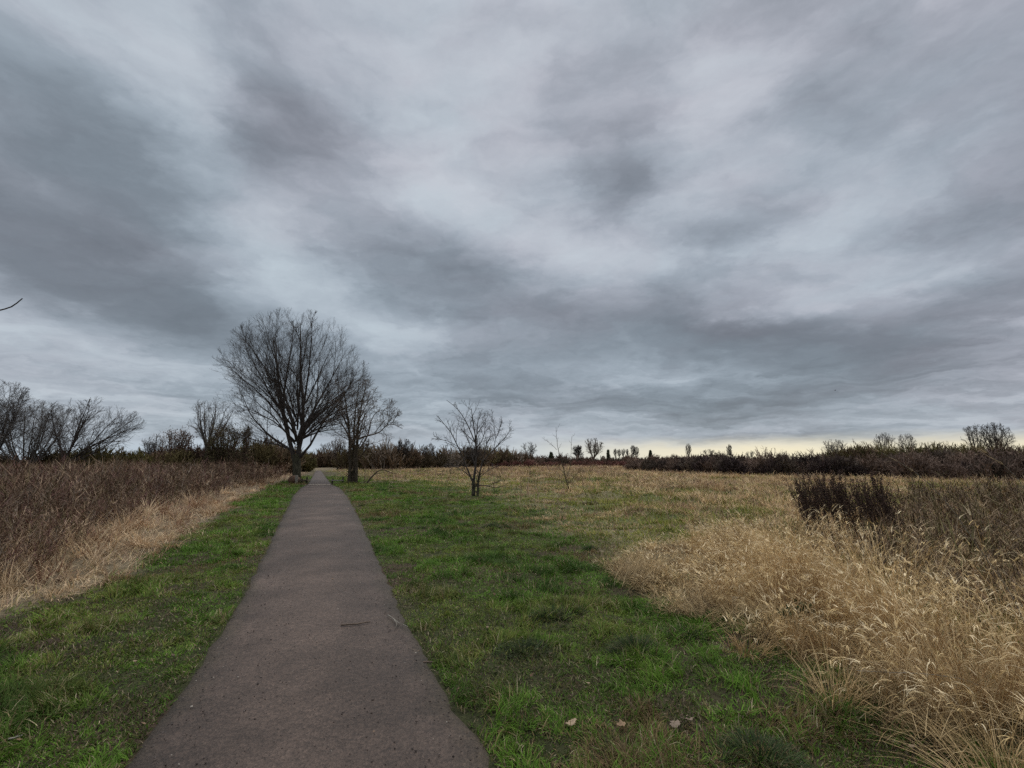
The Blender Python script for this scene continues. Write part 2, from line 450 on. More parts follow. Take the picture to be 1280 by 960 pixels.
def tree(name, label, cat, base, stems, levels, env=None, bark=M_bark, twig=M_twig, group=None, n_trunk=1, twig_sides=3, extra=None):
    """stems: (points, r0, r1). The first n_trunk stems make the trunk mesh, all other wood the crown."""
    root = thing(name, label, cat, tuple(base), group)
    tb, cb = Bag(), Bag()
    P0, R0, L0 = [], [], []
    for k, (pts, r0, r1) in enumerate(stems):
        m = 12
        p = resample(pts, m, jit=0.0)
        ln = np.linalg.norm(np.diff(p, axis=0), axis=1).sum()
        p[1:-1] += rng.normal(0, 0.010 * ln / 2, (m - 2, 3)) * 0.5
        r = np.linspace(r0, r1, m)
        if k == 0: r[0] *= 1.35; r[1] *= 1.08
        tubes(tb if k < n_trunk else cb, p, r, 8 if r0 > 0.05 else 6)
        P0.append(p); R0.append(r); L0.append(ln)
    P, R, L = np.array(P0), np.array(R0), np.array(L0)
    if levels and levels[0].get('skip_trunk') and len(P) > n_trunk:
        P, R, L = P[n_trunk:], R[n_trunk:], L[n_trunk:]
    for k, lv in enumerate(levels):
        lv = {a: b for a, b in lv.items() if a != 'skip_trunk'}
        also = lv.pop('also', False)
        sides = lv.pop('sides', None)
        Pn, Rn, Ln = children(P, R, L, env=env, **lv)
        if len(Pn) == 0: break
        tubes(cb, Pn, Rn, sides or (4 if k == 0 else twig_sides))
        P, R, L = Pn, Rn, Ln
    tb.build('trunk', bark, root, smooth=True)
    cb.build('crown', twig, root, smooth=True)
    return root

def leaves(bag, cen, n, size, col, jitter, flat=0.0, cvar=0.35):
    """n small leaves scattered round the points cen"""
    cen = np.asarray(cen, float)
    c = cen[rng.integers(0, len(cen), n)] + rng.normal(0, 1, (n, 3)) * np.asarray(jitter)
    a = rng.normal(0, 1, (n, 3)); a[:, 2] *= 1 - flat; a /= np.linalg.norm(a, axis=1, keepdims=True)
    b = np.cross(a, rng.normal(0, 1, (n, 3))); b /= np.linalg.norm(b, axis=1, keepdims=True)
    s = size * rng.uniform(0.6, 1.3, n)[:, None]
    V = np.stack([c - a * s, c + b * s * 0.5, c + a * s, c - b * s * 0.5], 1)
    Q = np.arange(n * 4).reshape(-1, 4)
    col = np.asarray(col, float)
    if col.ndim == 1: col = np.repeat(col[None], n, 0)
    else: col = col[rng.integers(0, len(col), n)]
    K = np.repeat(col * rng.uniform(1 - cvar, 1 + cvar, (n, 1)), 4, axis=0)
    bag.add(V.reshape(-1, 3), Q, K)
def pick(cols, n, var=0.2, w=None):
    cols = np.asarray(cols, float)
    return cols[rng.choice(len(cols), n, p=w)] * rng.uniform(1 - var, 1 + var, (n, 1))

# ------------------------------------------------------------------ layout of the ground
path_l = np.array([G(u, v)[:2] for u, v in ((155, 960), (210, 884), (283, 780), (320, 712), (350, 652), (367, 619), (376, 609.5), (383.5, 606), (387, 602), (391.5, 594), (394.5, 588.5))])
path_r = np.array([G(u, v)[:2] for u, v in ((622, 960), (560, 865), (508, 778), (472, 697), (451, 650), (434, 620), (425, 610), (415, 606), (411.5, 602), (405.5, 594), (401.5, 588.5))])
dl = path_l[0] - path_l[1]; dr = path_r[0] - path_r[1]
path_l = np.vstack([path_l[0] + dl / np.linalg.norm(dl) * 9, path_l]); path_r = np.vstack([path_r[0] + dr / np.linalg.norm(dr) * 9, path_r])
path_end = (path_l[-1] + path_r[-1]) / 2
path_poly = np.vstack([path_l, path_r[::-1]])
def path_dist(x, y):           # > 0 outside, < 0 on the path
    d = np.minimum(dist_line(x, y, path_l), dist_line(x, y, path_r))
    return np.where(inside(x, y, path_poly), -d, d)
# the line where mown verge turns into standing dead growth, left and right
edge_l = np.array([G(u, v)[:2] for u, v in ((-700, 900), (-300, 835), (0, 770), (60, 754), (130, 736), (190, 703), (240, 668), (300, 628), (345, 606), (372, 598), (388, 590), (394, 586))])
edge_r = np.array([G(u, v)[:2] for u, v in ((1500, 1150), (1330, 1050), (1210, 962), (1100, 892), (1000, 834), (950, 795), (840, 765), (762, 712), (715, 690), (650, 655), (610, 632), (560, 612), (500, 604), (450, 604), (428, 600), (404, 587))])
green_l = np.vstack([edge_l, path_l[::-1], [[-3, -12], [-16, -12]]])
green_r = np.vstack([edge_r[::-1], [[3.5, -4], [3, -12], [-1, -12]], path_r])
tall_poly = np.array([G(u, v)[:2] for u, v in ((1210, 962), (1100, 892), (1000, 834), (950, 795), (840, 765), (762, 712), (800, 688), (880, 676), (980, 693), (1090, 750), (1200, 810), (1280, 842), (1400, 890), (1600, 970), (1600, 1150), (1330, 1050))])

def ground_z(x, y):
    x, y = np.asarray(x, float), np.asarray(y, float)
    d = np.maximum(path_dist(x, y), 0)
    r = np.hypot(x, y)
    k = sstep(d, 0.05, 1.2)
    z = k * ((fbm(x, y, 2.2, 3) - 0.45) * 0.16 + (fbm(x, y, 0.5, 5, 2) - 0.45) * 0.05)
    z += sstep(d, 2, 14) * (fbm(x, y, 9, 9, 2) - 0.5) * 0.35
    z += sstep(d, 3, 7) * sstep(x, 0, 2) * (fbm(x, y, 1.5, 19, 2) - 0.5) * 0.34
    return z * sstep(400 - r, 0, 200) - 0.012 * (1 - k)
def GZ(u, v):
    p = G(u, v); p[2] = float(ground_z(p[:1], p[1:2])[0]); return p

def greenness(x, y):
    """0..1, how far a spot belongs to the mown verges; the right verge fades out over a couple of metres"""
    wob_ = (fbm(x, y, 1.5, 811) - 0.5) * 2 + (fbm(x, y, 0.5, 815) - 0.5) * 1.2
    dr, dl_ = dist_line(x, y, edge_r), dist_line(x, y, edge_l)
    sr_ = np.where(inside(x, y, green_r), dr, -dr); sl_ = np.where(inside(x, y, green_l), dl_, -dl_)
    w = 0.25 + 0.13 * np.clip(np.hypot(x, y) - 3.5, 0, 14)
    gr_ = sstep(sr_ + wob_ * w * 0.9 + 0.5 * w, -w, w)
    gl_ = sstep(sl_ + wob_ * 0.35 + 0.1, -0.22, 0.22)
    onp = inside(x, y, path_poly) | (path_dist(x, y) < 0.5)
    right = x > np.interp(y, path_r[:, 1], path_r[:, 0]) - 0.2
    return np.where(onp, 1.0, np.where(right, gr_, gl_))
def widen(poly, d, sgn):
    p = np.array(poly, float); p[:, 0] += sgn * d; return p
field_r = np.vstack([[[70, -4], [70, 60], [path_r[-1][0], 60]], path_r[::-1], [[-1, -12], [3, -12]]])
field_l = np.vstack([[[-60, -4], [-60, 50], [path_l[-1][0], 50]], path_l[::-1], [[-3, -12], [-16, -12]]])

# ------------------------------------------------------------------ ground sheet
def build_ground():
    t = np.linspace(-1, 1, 301)
    ax = np.sign(t) * (np.abs(t) * 9 + 1400 * np.abs(t) ** 7)
    ty = np.linspace(-0.75, 1, 321)
    ay = np.sign(ty) * (np.abs(ty) * 16 + 1500 * np.abs(ty) ** 7)
    X, Y = np.meshgrid(ax, ay)
    x, y = X.ravel(), Y.ravel()
    z = ground_z(x, y)
    nx, ny = len(ax), len(ay)
    i, j = np.meshgrid(np.arange(nx - 1), np.arange(ny - 1))
    b = (j * nx + i).ravel()
    Q = np.stack([b, b + 1, b + nx + 1, b + nx], -1)
    gl, gr = inside(x, y, green_l), inside(x, y, green_r)
    gm = greenness(x, y)
    patch = fbm(x, y, 1.3, 21)
    soil = np.array([0.050, 0.034, 0.021]); green = np.array([0.036, 0.038, 0.014]); thatch = np.array([0.20, 0.155, 0.095]); field = np.array([0.15, 0.125, 0.07])
    near = soil + (green - soil) * sstep(patch, 0.35, 0.6)[:, None]
    g2 = sstep(fbm(x, y, 4, 31), 0.42, 0.62)[:, None]
    wild = np.where((x < -3.2 - 0.12 * y)[:, None], thatch * 0.7, field * (1 - g2) + np.array([0.085, 0.092, 0.035]) * g2)
    col = wild + (near - wild) * gm[:, None]
    m, nt, bs, out = mat_base('meadow_soil')
    at = _node(nt, 'ShaderNodeVertexColor', layer_name='Col')
    tc = nt.nodes.new('ShaderNodeTexCoord')
    no = nt.nodes.new('ShaderNodeTexNoise'); no.inputs['Scale'].default_value = 14; no.inputs['Detail'].default_value = 12; no.inputs['Roughness'].default_value = 0.7
    nt.links.new(tc.outputs['Object'], no.inputs['Vector'])
    mr = nt.nodes.new('ShaderNodeMapRange'); nt.links.new(no.outputs['Fac'], mr.inputs[0])
    for k, v_ in enumerate((0.3, 0.7, 0.30, 1.9)): mr.inputs[k + 1].default_value = v_
    sc = _node(nt, 'ShaderNodeVectorMath', operation='SCALE')
    nt.links.new(at.outputs['Color'], sc.inputs[0]); nt.links.new(mr.outputs[0], sc.inputs['Scale'])
    nt.links.new(sc.outputs[0], bs.inputs['Base Color'])
    bs.inputs['Roughness'].default_value = 0.95; bs.inputs['Specular IOR Level'].default_value = 0.15
    bp = nt.nodes.new('ShaderNodeBump'); bp.inputs['Distance'].default_value = 0.06; bp.inputs['Strength'].default_value = 1.0
    nt.links.new(no.outputs['Fac'], bp.inputs['Height']); nt.links.new(bp.outputs[0], bs.inputs['Normal'])
    tag(mesh_obj('ground', np.stack([x, y, z], -1), Q, m, col, smooth=True), kind='structure')
build_ground()

def build_path():
    n, w = 520, 33
    s = np.linspace(0, 1, n) ** 1.8
    def rs(pts, seed, amp):
        d = np.r_[0, np.cumsum(np.linalg.norm(np.diff(pts, axis=0), axis=1))]
        t = s * d[-1]
        o = np.stack([np.interp(t, d, pts[:, k]) for k in range(2)], -1)
        for _ in range(3): o[1:-1] = (o[:-2] + 2 * o[1:-1] + o[2:]) / 4
        o[:, 0] += amp * ((fbm(o[:, 1], o[:, 0] * 0 + seed, 0.9, seed) - 0.5) * 0.05 + (fbm(o[:, 1], o[:, 0] * 0 + seed, 0.16, seed + 3) - 0.5) * 0.13)
        return o
    a, b = rs(path_l, 3, 1), rs(path_r, 8, 1)
    u = np.linspace(0, 1, w)
    X = a[:, None, :] * (1 - u)[None, :, None] + b[:, None, :] * u[None, :, None]
    z = 0.012 + 0.022 * (1 - (2 * u - 1) ** 2)[None, :] + (fbm(X[..., 0].ravel(), X[..., 1].ravel(), 0.6, 77, 2).reshape(n, w) - 0.5) * 0.008
    z[:, 0] = z[:, -1] = -0.02
    V = np.concatenate([X, z[..., None]], -1)
    i, j = np.meshgrid(np.arange(w - 1), np.arange(n - 1))
    q = (j * w + i).ravel()
    Q = np.stack([q, q + 1, q + w + 1, q + w], -1)
    m, nt, bs, out = mat_base('gritty_path')
    L = nt.links.new
    tc = nt.nodes.new('ShaderNodeTexCoord')
    def nz(sc_, det, ro=0.6):
        k = nt.nodes.new('ShaderNodeTexNoise'); k.inputs['Scale'].default_value = sc_; k.inputs['Detail'].default_value = det; k.inputs['Roughness'].default_value = ro
        L(tc.outputs['Object'], k.inputs['Vector']); return k.outputs['Fac']
    vo = nt.nodes.new('ShaderNodeTexVoronoi'); vo.inputs['Scale'].default_value = 85; L(tc.outputs['Object'], vo.inputs['Vector'])
    c1 = nt.nodes.new('ShaderNodeValToRGB'); L(nz(1.3, 8, 0.62), c1.inputs[0])
    c1.color_ramp.elements[0].position = 0.3; c1.color_ramp.elements[0].color = (0.042, 0.0285, 0.021, 1)
    c1.color_ramp.elements[1].position = 0.72; c1.color_ramp.elements[1].color = (0.080, 0.056, 0.043, 1)
    sp = nt.nodes.new('ShaderNodeValToRGB'); L(vo.outputs['Color'], sp.inputs[0])
    sp.color_ramp.elements[0].position = 0.1; sp.color_ramp.elements[0].color = (0.55, 0.53, 0.52, 1)
    sp.color_ramp.elements[1].position = 1.0; sp.color_ramp.elements[1].color = (1.55, 1.5, 1.45, 1)
    mx = _node(nt, 'ShaderNodeMix', data_type='RGBA', blend_type='MULTIPLY'); mx.inputs[0].default_value = 0.75
    L(c1.outputs[0], mx.inputs[6]); L(sp.outputs[0], mx.inputs[7])
    g = nt.nodes.new('ShaderNodeMapRange'); L(nz(26, 6, 0.7), g.inputs[0])
    for k, v_ in enumerate((0.28, 0.72, 0.62, 1.38)): g.inputs[k + 1].default_value = v_
    sc = _node(nt, 'ShaderNodeVectorMath', operation='SCALE'); L(mx.outputs[2], sc.inputs[0]); L(g.outputs[0], sc.inputs['Scale'])
    # damp blotches, worn along the line people walk
    dm = nt.nodes.new('ShaderNodeMapRange'); L(nz(0.55, 5, 0.6), dm.inputs[0])
    for k, v_ in enumerate((0.40, 0.62, 0.72, 1.12)): dm.inputs[k + 1].default_value = v_
    sc2 = _node(nt, 'ShaderNodeVectorMath', operation='SCALE'); L(sc.outputs[0], sc2.inputs[0]); L(dm.outputs[0], sc2.inputs['Scale'])
    at = _node(nt, 'ShaderNodeVertexColor', layer_name='Col')
    mt = _node(nt, 'ShaderNodeMix', data_type='RGBA', blend_type='MULTIPLY'); mt.inputs[0].default_value = 1.0
    L(sc2.outputs[0], mt.inputs[6]); L(at.outputs['Color'], mt.inputs[7])
    L(mt.outputs[2], bs.inputs['Base Color'])
    bs.inputs['Roughness'].default_value = 0.65; bs.inputs['Specular IOR Level'].default_value = 0.25
    ad = _node(nt, 'ShaderNodeMath', operation='ADD'); L(vo.outputs['Distance'], ad.inputs[0]); L(nz(40, 5), ad.inputs[1])
    bp = nt.nodes.new('ShaderNodeBump'); bp.inputs['Distance'].default_value = 0.006; bp.inputs['Strength'].default_value = 0.8
    L(ad.outputs[0], bp.inputs['Height']); L(bp.outputs[0], bs.inputs['Normal'])
    uu = np.repeat(u[None, :], n, 0).ravel(); xx, yy = X[..., 0].ravel(), X[..., 1].ravel()
    edge = np.minimum(uu, 1 - uu) * 2
    dirt = np.clip(1 - edge / (0.05 + 0.36 * fbm(xx, yy, 0.4, 88)), 0, 1)[:, None]       # soil and moss creeping in from the sides
    pc = 1 + (np.array([0.62, 0.66, 0.50]) - 1) * dirt
    pc = pc * (1 + 0.16 * np.exp(-((uu - 0.5) / 0.2) ** 2) + 0.25 * (fbm(xx, yy, 0.9, 91) - 0.5))[:, None]
    tag(mesh_obj('path', V, Q, m, pc, smooth=True), kind='structure')
build_path()

# ------------------------------------------------------------------ green grass of the verges
def scatter(n, ymax, k, xr=(-1.5, 1.6), ymin=1.2, near_x=2.5):
    """ground points, thinning out with distance (density about 1/d^k)"""
    q = rng.uniform(0, 1, n)
    e = 2 - k
    y = ((ymin ** e) + q * (ymax ** e - ymin ** e)) ** (1 / e) if abs(e) > 1e-6 else ymin * (ymax / ymin) ** q
    x = rng.uniform(0, 1, n) * ((xr[1] - xr[0]) * y + 2 * near_x) + xr[0] * y - near_x
    return x, y

def sow(poly, rho, ymax, ymin=0.6, xk=1.22, xm=1.6, jit=0.0):
    """points sown over a polygon at rho(y) per square metre, band by band"""
    xs, ys = [], []
    y0 = ymin
    pb = np.asarray(poly)
    while y0 < ymax:
        y1 = min(y0 * 1.12 + 0.3, ymax)
        lo, hi = max(pb[:, 0].min() - 1, -xk * y1 - xm), min(pb[:, 0].max() + 1, xk * y1 + xm)
        if hi > lo:
            n = int(rho(0.5 * (y0 + y1)) * (hi - lo) * (y1 - y0))
            xs.append(rng.uniform(lo, hi, n)); ys.append(rng.uniform(y0, y1, n))
        y0 = y1
    x, y = np.concatenate(xs), np.concatenate(ys)
    if jit:
        jx = (fbm(x, y, 1.2, 71) - 0.5) * 2 * jit + rng.normal(0, 0.3 * jit, len(x)); jy = (fbm(x, y, 1.2, 72) - 0.5) * 2 * jit
    else: jx = jy = 0
    ok = inside(x + jx, y + jy, pb)
    return x[ok], y[ok]

def tufts(bag, cx, cy, nb, h, r, col, w0=0.0036, wk=0.0008, lean_az=None, lean_k=0.0, curl=(0.3, 1.6), segs=3, hv=(0.45, 1.15), cv=0.3, spread=0.55, tip=0.12):
    """clumps of blades fanning out of common roots; returns the blade centre lines and the clump of each blade"""
    i = np.repeat(np.arange(len(cx)), nb); m = len(i)
    a, q = rng.uniform(0, 6.283, m), np.sqrt(rng.uniform(0, 1, m))
    x, y = cx[i] + np.cos(a) * q * r[i], cy[i] + np.sin(a) * q * r[i]
    d = np.hypot(x, y)
    az = a + rng.normal(0, 0.5, m)
    ln = 0.05 + spread * q + rng.uniform(0, 0.2, m)
    if lean_az is not None:
        vx, vy = np.cos(az) * ln + np.cos(lean_az[i]) * lean_k, np.sin(az) * ln + np.sin(lean_az[i]) * lean_k
        az, ln = np.arctan2(vy, vx), np.hypot(vx, vy)
    k = col[i] * rng.uniform(1 - cv, 1 + cv, (m, 1))
    V, Q, K, cen = blades(np.stack([x, y, ground_z(x, y) - 0.01], -1), h[i] * rng.uniform(*hv, m), (w0 + wk * d) * rng.uniform(0.7, 1.3, m), az, ln, rng.uniform(*curl, m), k, segs, tip=tip)
    bag.add(V, Q, K)
    return cen, az, i

def build_grass(name, poly, n, ymax, seed):
    x, y = sow(poly, lambda d: 6600 * (4.0 / max(d, 4.0)) ** 1.5, ymax, jit=0.0)
    pd = path_dist(x, y)
    ok = (pd > 0.05 - 0.22 * vnoise(x, y, 0.16, seed + 2) * vnoise(x, y, 0.7, seed + 3)) & (rng.uniform(0, 1, len(x)) < greenness(x, y))
    bare = fbm(x, y, 0.38, seed + 60) * 0.6 + fbm(x, y, 1.0, seed + 66) * 0.4
    bb = sstep(pd, 0.9, 0.1) * 0.03 + sstep(y, 7, 3) * 0.03
    ok &= rng.uniform(0, 1, len(x)) < sstep(bare, 0.31 + bb, 0.46 + bb) * 0.90 + 0.10
    x, y, pd = x[ok], y[ok], pd[ok]
    m = len(x)
    z = ground_z(x, y)
    d = np.hypot(x, y)
    cl = fbm(x, y, 0.42, seed + 7)
    big = fbm(x, y, 1.6, seed + 8)
    h = (0.032 + 0.095 * sstep(cl, 0.40, 0.78)) * rng.uniform(0.5, 1.45, m) * (0.6 + 0.4 * sstep(pd, 0, 0.5)) * (1 + 0.02 * d)
    w = (0.0037 + 0.00080 * d) * rng.uniform(0.6, 1.35, m)
    A = np.array([0.062, 0.132, 0.013]); B = np.array([0.118, 0.205, 0.026]); D_ = np.array([0.026, 0.052, 0.012]); Y_ = np.array([0.205, 0.160, 0.050])
    t = rng.uniform(0, 1, (m, 1))
    col = A + (B - A) * t
    dk = (sstep(cl, 0.5, 0.7) * sstep(big, 0.4, 0.65))[:, None]
    col = col + (D_ - col) * dk * 0.75
    yl = sstep(fbm(x, y, 1.1, seed + 9), 0.45, 0.7)[:, None] * rng.uniform(0, 1, (m, 1))
    col = col + (Y_ - col) * yl * 0.7
    br = rng.uniform(0, 1, m) < 0.75 * sstep(fbm(x, y, 1.9, seed + 17), 0.57, 0.68)      # worn brown patches
    col[br] = pick([(0.15, 0.095, 0.05), (0.20, 0.135, 0.065), (0.13, 0.115, 0.035)], br.sum())
    dead = rng.uniform(0, 1, m) < 0.06 + 0.05 * sstep(y, 7, 3) + 0.10 * sstep(fbm(x, y, 0.9, seed + 13), 0.5, 0.7)
    col[dead] = pick([(0.26, 0.195, 0.10), (0.16, 0.105, 0.06), (0.34, 0.28, 0.17)], dead.sum())
    col *= rng.uniform(0.7, 1.3, (m, 1))
    V, Q, K, _ = blades(np.stack([x, y, z - 0.005], -1), h, w, fbm(x, y, 0.22, seed + 15, 2) * 16 + rng.normal(0, 0.7, m), rng.uniform(0.05, 0.85, m), rng.uniform(0.3, 1.9, m), col, 3)
    bag = Bag(); bag.add(V, Q, K)
    # short, trodden under-layer with bits of dead leaf and stem
    x, y = sow(poly, lambda d: 7500 * (3.2 / max(d, 3.2)) ** 2.0, 16)
    pd = path_dist(x, y)
    k = (rng.uniform(0, 1, len(x)) < greenness(x, y)) & (pd > 0.03 - 0.24 * vnoise(x, y, 0.13, seed + 4) * vnoise(x, y, 0.6, seed + 5)) & (rng.uniform(0, 1, len(x)) < 0.18 + 0.82 * sstep(fbm(x, y, 0.3, seed + 61), 0.34, 0.54))
    x, y = x[k], y[k]; m = len(x); d = np.hypot(x, y)
    col = pick([(0.056, 0.092, 0.014), (0.042, 0.062, 0.014), (0.10, 0.095, 0.026), (0.15, 0.11, 0.065), (0.075, 0.052, 0.036), (0.30, 0.24, 0.15)], m, 0.3, [0.26, 0.18, 0.16, 0.15, 0.19, 0.06])
    V, Q, K, _ = blades(np.stack([x, y, ground_z(x, y) - 0.002], -1), rng.uniform(0.015, 0.05, m), (0.0042 + 0.0007 * d) * rng.uniform(0.6, 1.4, m), rng.uniform(0, 6.283, m), rng.uniform(0.3, 1.4, m), rng.uniform(0.0, 0.9, m), col, 2)
    bag.add(V, Q, K)
    # dark tufts of coarser grass
    cx, cy = sow(poly, lambda d: 0.55 * (5.0 / max(d, 5.0)) ** 0.5, 26)
    k = (rng.uniform(0, 1, len(cx)) < greenness(cx, cy)) & (path_dist(cx, cy) > 0.3) & (rng.uniform(0, 1, len(cx)) < 0.2 + 1.2 * sstep(fbm(cx, cy, 2.0, seed + 21), 0.45, 0.65))
    cx, cy = cx[k], cy[k]; nc = len(cx)
    tufts(bag, cx, cy, 110, rng.uniform(0.07, 0.16, nc), rng.uniform(0.07, 0.17, nc), pick([(0.030, 0.062, 0.012), (0.048, 0.085, 0.014), (0.075, 0.12, 0.02), (0.05, 0.06, 0.025)], nc, 0.2), 0.0036, 0.0008, None, 0, (0.4, 1.7), 3, (0.5, 1.2), 0.35, 0.7)
    return bag.build(name, M_grass)
tag(build_grass('verge_grass', field_l, 420000, 45, 100), 'short green grass of the verge between path and dead growth, left side', 'grass', kind='stuff')
tag(build_grass('verge_grass', field_r, 640000, 45, 200), 'short green grass with muddy gaps on the broad verge right of the path', 'grass', kind='stuff')

# ------------------------------------------------------------------ meadow on the right: tussocky half-green, half-straw
def build_meadow():
    bag = Bag()
    field = np.array([[-2, 3], [40, 3], [190, 130], [-75, 130]])
    def allowed(x, y):
        k = ~inside(x, y, green_l) & ~inside(x, y, path_poly) & (x > -0.40 * y + 0.5) & ~inside(x, y, tall_poly)
        k &= (x > np.interp(y, path_r[:, 1], path_r[:, 0]) + 0.25)
        return k & (rng.uniform(0, 1, len(x)) > greenness(x, y) * 1.08)
    straw_c = [(0.50, 0.345, 0.175), (0.39, 0.26, 0.13), (0.29, 0.17, 0.095), (0.56, 0.41, 0.24)]
    green_c = [(0.17, 0.185, 0.025), (0.11, 0.135, 0.018), (0.23, 0.21, 0.045)]
    # tussocks: blades fanning from common roots
    cx, cy = sow(field, lambda d: 26 * (6.0 / max(d, 6.0)) ** 1.25, 125)
    k = allowed(cx, cy); cx, cy = cx[k], cy[k]; nc = len(cx)
    green = sstep(fbm(cx, cy, 6.0, 320) * 0.6 + fbm(cx, cy, 1.7, 330) * 0.4, 0.46, 0.62) * sstep(cy, 70, 25)
    near_edge = sstep(dist_line(cx, cy, edge_r), 0.0, 2.0 + 0.45 * cy)
    isg = rng.uniform(0, 1, nc) < 0.16 + 0.55 * green + 0.50 * (1 - near_edge)
    dk = rng.uniform(0, 1, nc) < 0.05 + 0.35 * sstep(fbm(cx, cy, 1.4, 341), 0.55, 0.68)
    redd = rng.uniform(0, 1, nc) < 0.12 + 0.4 * sstep(cy, 40, 75)
    ch = (0.19 + 0.38 * rng.uniform(0, 1, nc) ** 1.5) * np.where(isg, 0.62, 1.0) * (0.32 + 0.68 * near_edge) * (1 + 0.008 * cy)
    cr = rng.uniform(0.12, 0.36, nc) * (1 + 0.02 * cy)
    ccol = np.where(isg[:, None], pick(green_c, nc), pick(straw_c, nc, 0.2, [0.35, 0.3, 0.2, 0.15]))
    ccol[redd & ~isg] = pick([(0.26, 0.155, 0.10), (0.20, 0.12, 0.08)], (redd & ~isg).sum())
    ccol[dk] = pick([(0.05, 0.055, 0.018), (0.075, 0.05, 0.03), (0.04, 0.045, 0.015)], dk.sum())
    nb = np.clip(46 * (10.0 / np.maximum(np.hypot(cx, cy), 10.0)) ** 0.35, 18, 60).astype(int)
    i = np.repeat(np.arange(nc), nb); m = len(i)
    a, q = rng.uniform(0, 6.283, m), np.sqrt(rng.uniform(0, 1, m))
    x, y = cx[i] + np.cos(a) * q * cr[i], cy[i] + np.sin(a) * q * cr[i]
    d = np.hypot(x, y)
    col = ccol[i] * rng.uniform(0.7, 1.3, (m, 1))
    V, Q, K, _ = blades(np.stack([x, y, ground_z(x, y) - 0.01], -1), ch[i] * rng.uniform(0.5, 1.3, m), (0.0036 + 0.0009 * d) * rng.uniform(0.7, 1.3, m), a + rng.normal(0, 0.6, m), 0.1 + 0.55 * q + rng.uniform(0, 0.2, m), rng.uniform(0.4, 1.7, m), col, 3)
    bag.add(V, Q, K)
    bp = rng.uniform(0, 1, nc) < 0.75 * sstep(fbm(cx, cy, 3.2, 347), 0.54, 0.66) * sstep(cy, 6, 9)
    ccol[bp] = pick([(0.20, 0.125, 0.075), (0.26, 0.17, 0.10), (0.13, 0.085, 0.05)], bp.sum()); ch[bp] *= 1.25
    # thin cover between them
    x, y = sow(field, lambda d: 420 * (6.0 / max(d, 6.0)) ** 1.45, 125)
    k = allowed(x, y); x, y = x[k], y[k]; m = len(x); d = np.hypot(x, y)
    g = rng.uniform(0, 1, m) < 0.15 + 0.5 * sstep(fbm(x, y, 6.0, 320), 0.45, 0.62) * sstep(y, 70, 25) + 0.45 * (1 - sstep(dist_line(x, y, edge_r), 0, 2.0 + 0.45 * y))
    col = np.where(g[:, None], pick(green_c, m), pick(straw_c, m, 0.2, [0.35, 0.3, 0.2, 0.15]))
    V, Q, K, _ = blades(np.stack([x, y, ground_z(x, y) - 0.01], -1), rng.uniform(0.08, 0.26, m) * (1 + 0.01 * d) * (0.45 + 0.55 * sstep(dist_line(x, y, edge_r), 0, 2.0 + 0.45 * y)), (0.0034 + 0.0010 * d) * rng.uniform(0.7, 1.3, m), rng.normal(2.8, 1.4, m), rng.uniform(0.1, 0.9, m), rng.uniform(0.2, 1.5, m), col, 2)
    bag.add(V, Q, K)
    # taller seed stalks standing here and there
    x, y = sow(field, lambda d: 9.0 * (8.0 / max(d, 8.0)) ** 1.0, 90)
    k = allowed(x, y) & (fbm(x, y, 2.5, 350) > 0.45) & (dist_line(x, y, edge_r) > 1.0); x, y = x[k], y[k]; m = len(x); d = np.hypot(x, y)
    V, Q, K, _ = blades(np.stack([x, y, ground_z(x, y) - 0.01], -1), rng.uniform(0.3, 0.65, m), 0.003 + 0.0009 * d, rng.normal(2.8, 1.0, m), rng.uniform(0.0, 0.3, m), rng.uniform(0.0, 0.8, m), pick([(0.30, 0.20, 0.13), (0.16, 0.10, 0.07), (0.40, 0.30, 0.19)], m), 3, tip=0.5)
    bag.add(V, Q, K)
    tag(bag.build('meadow_grass', M_straw), 'rough tussocky meadow of straw and green grass right of the path', 'grass', kind='stuff')
build_meadow()

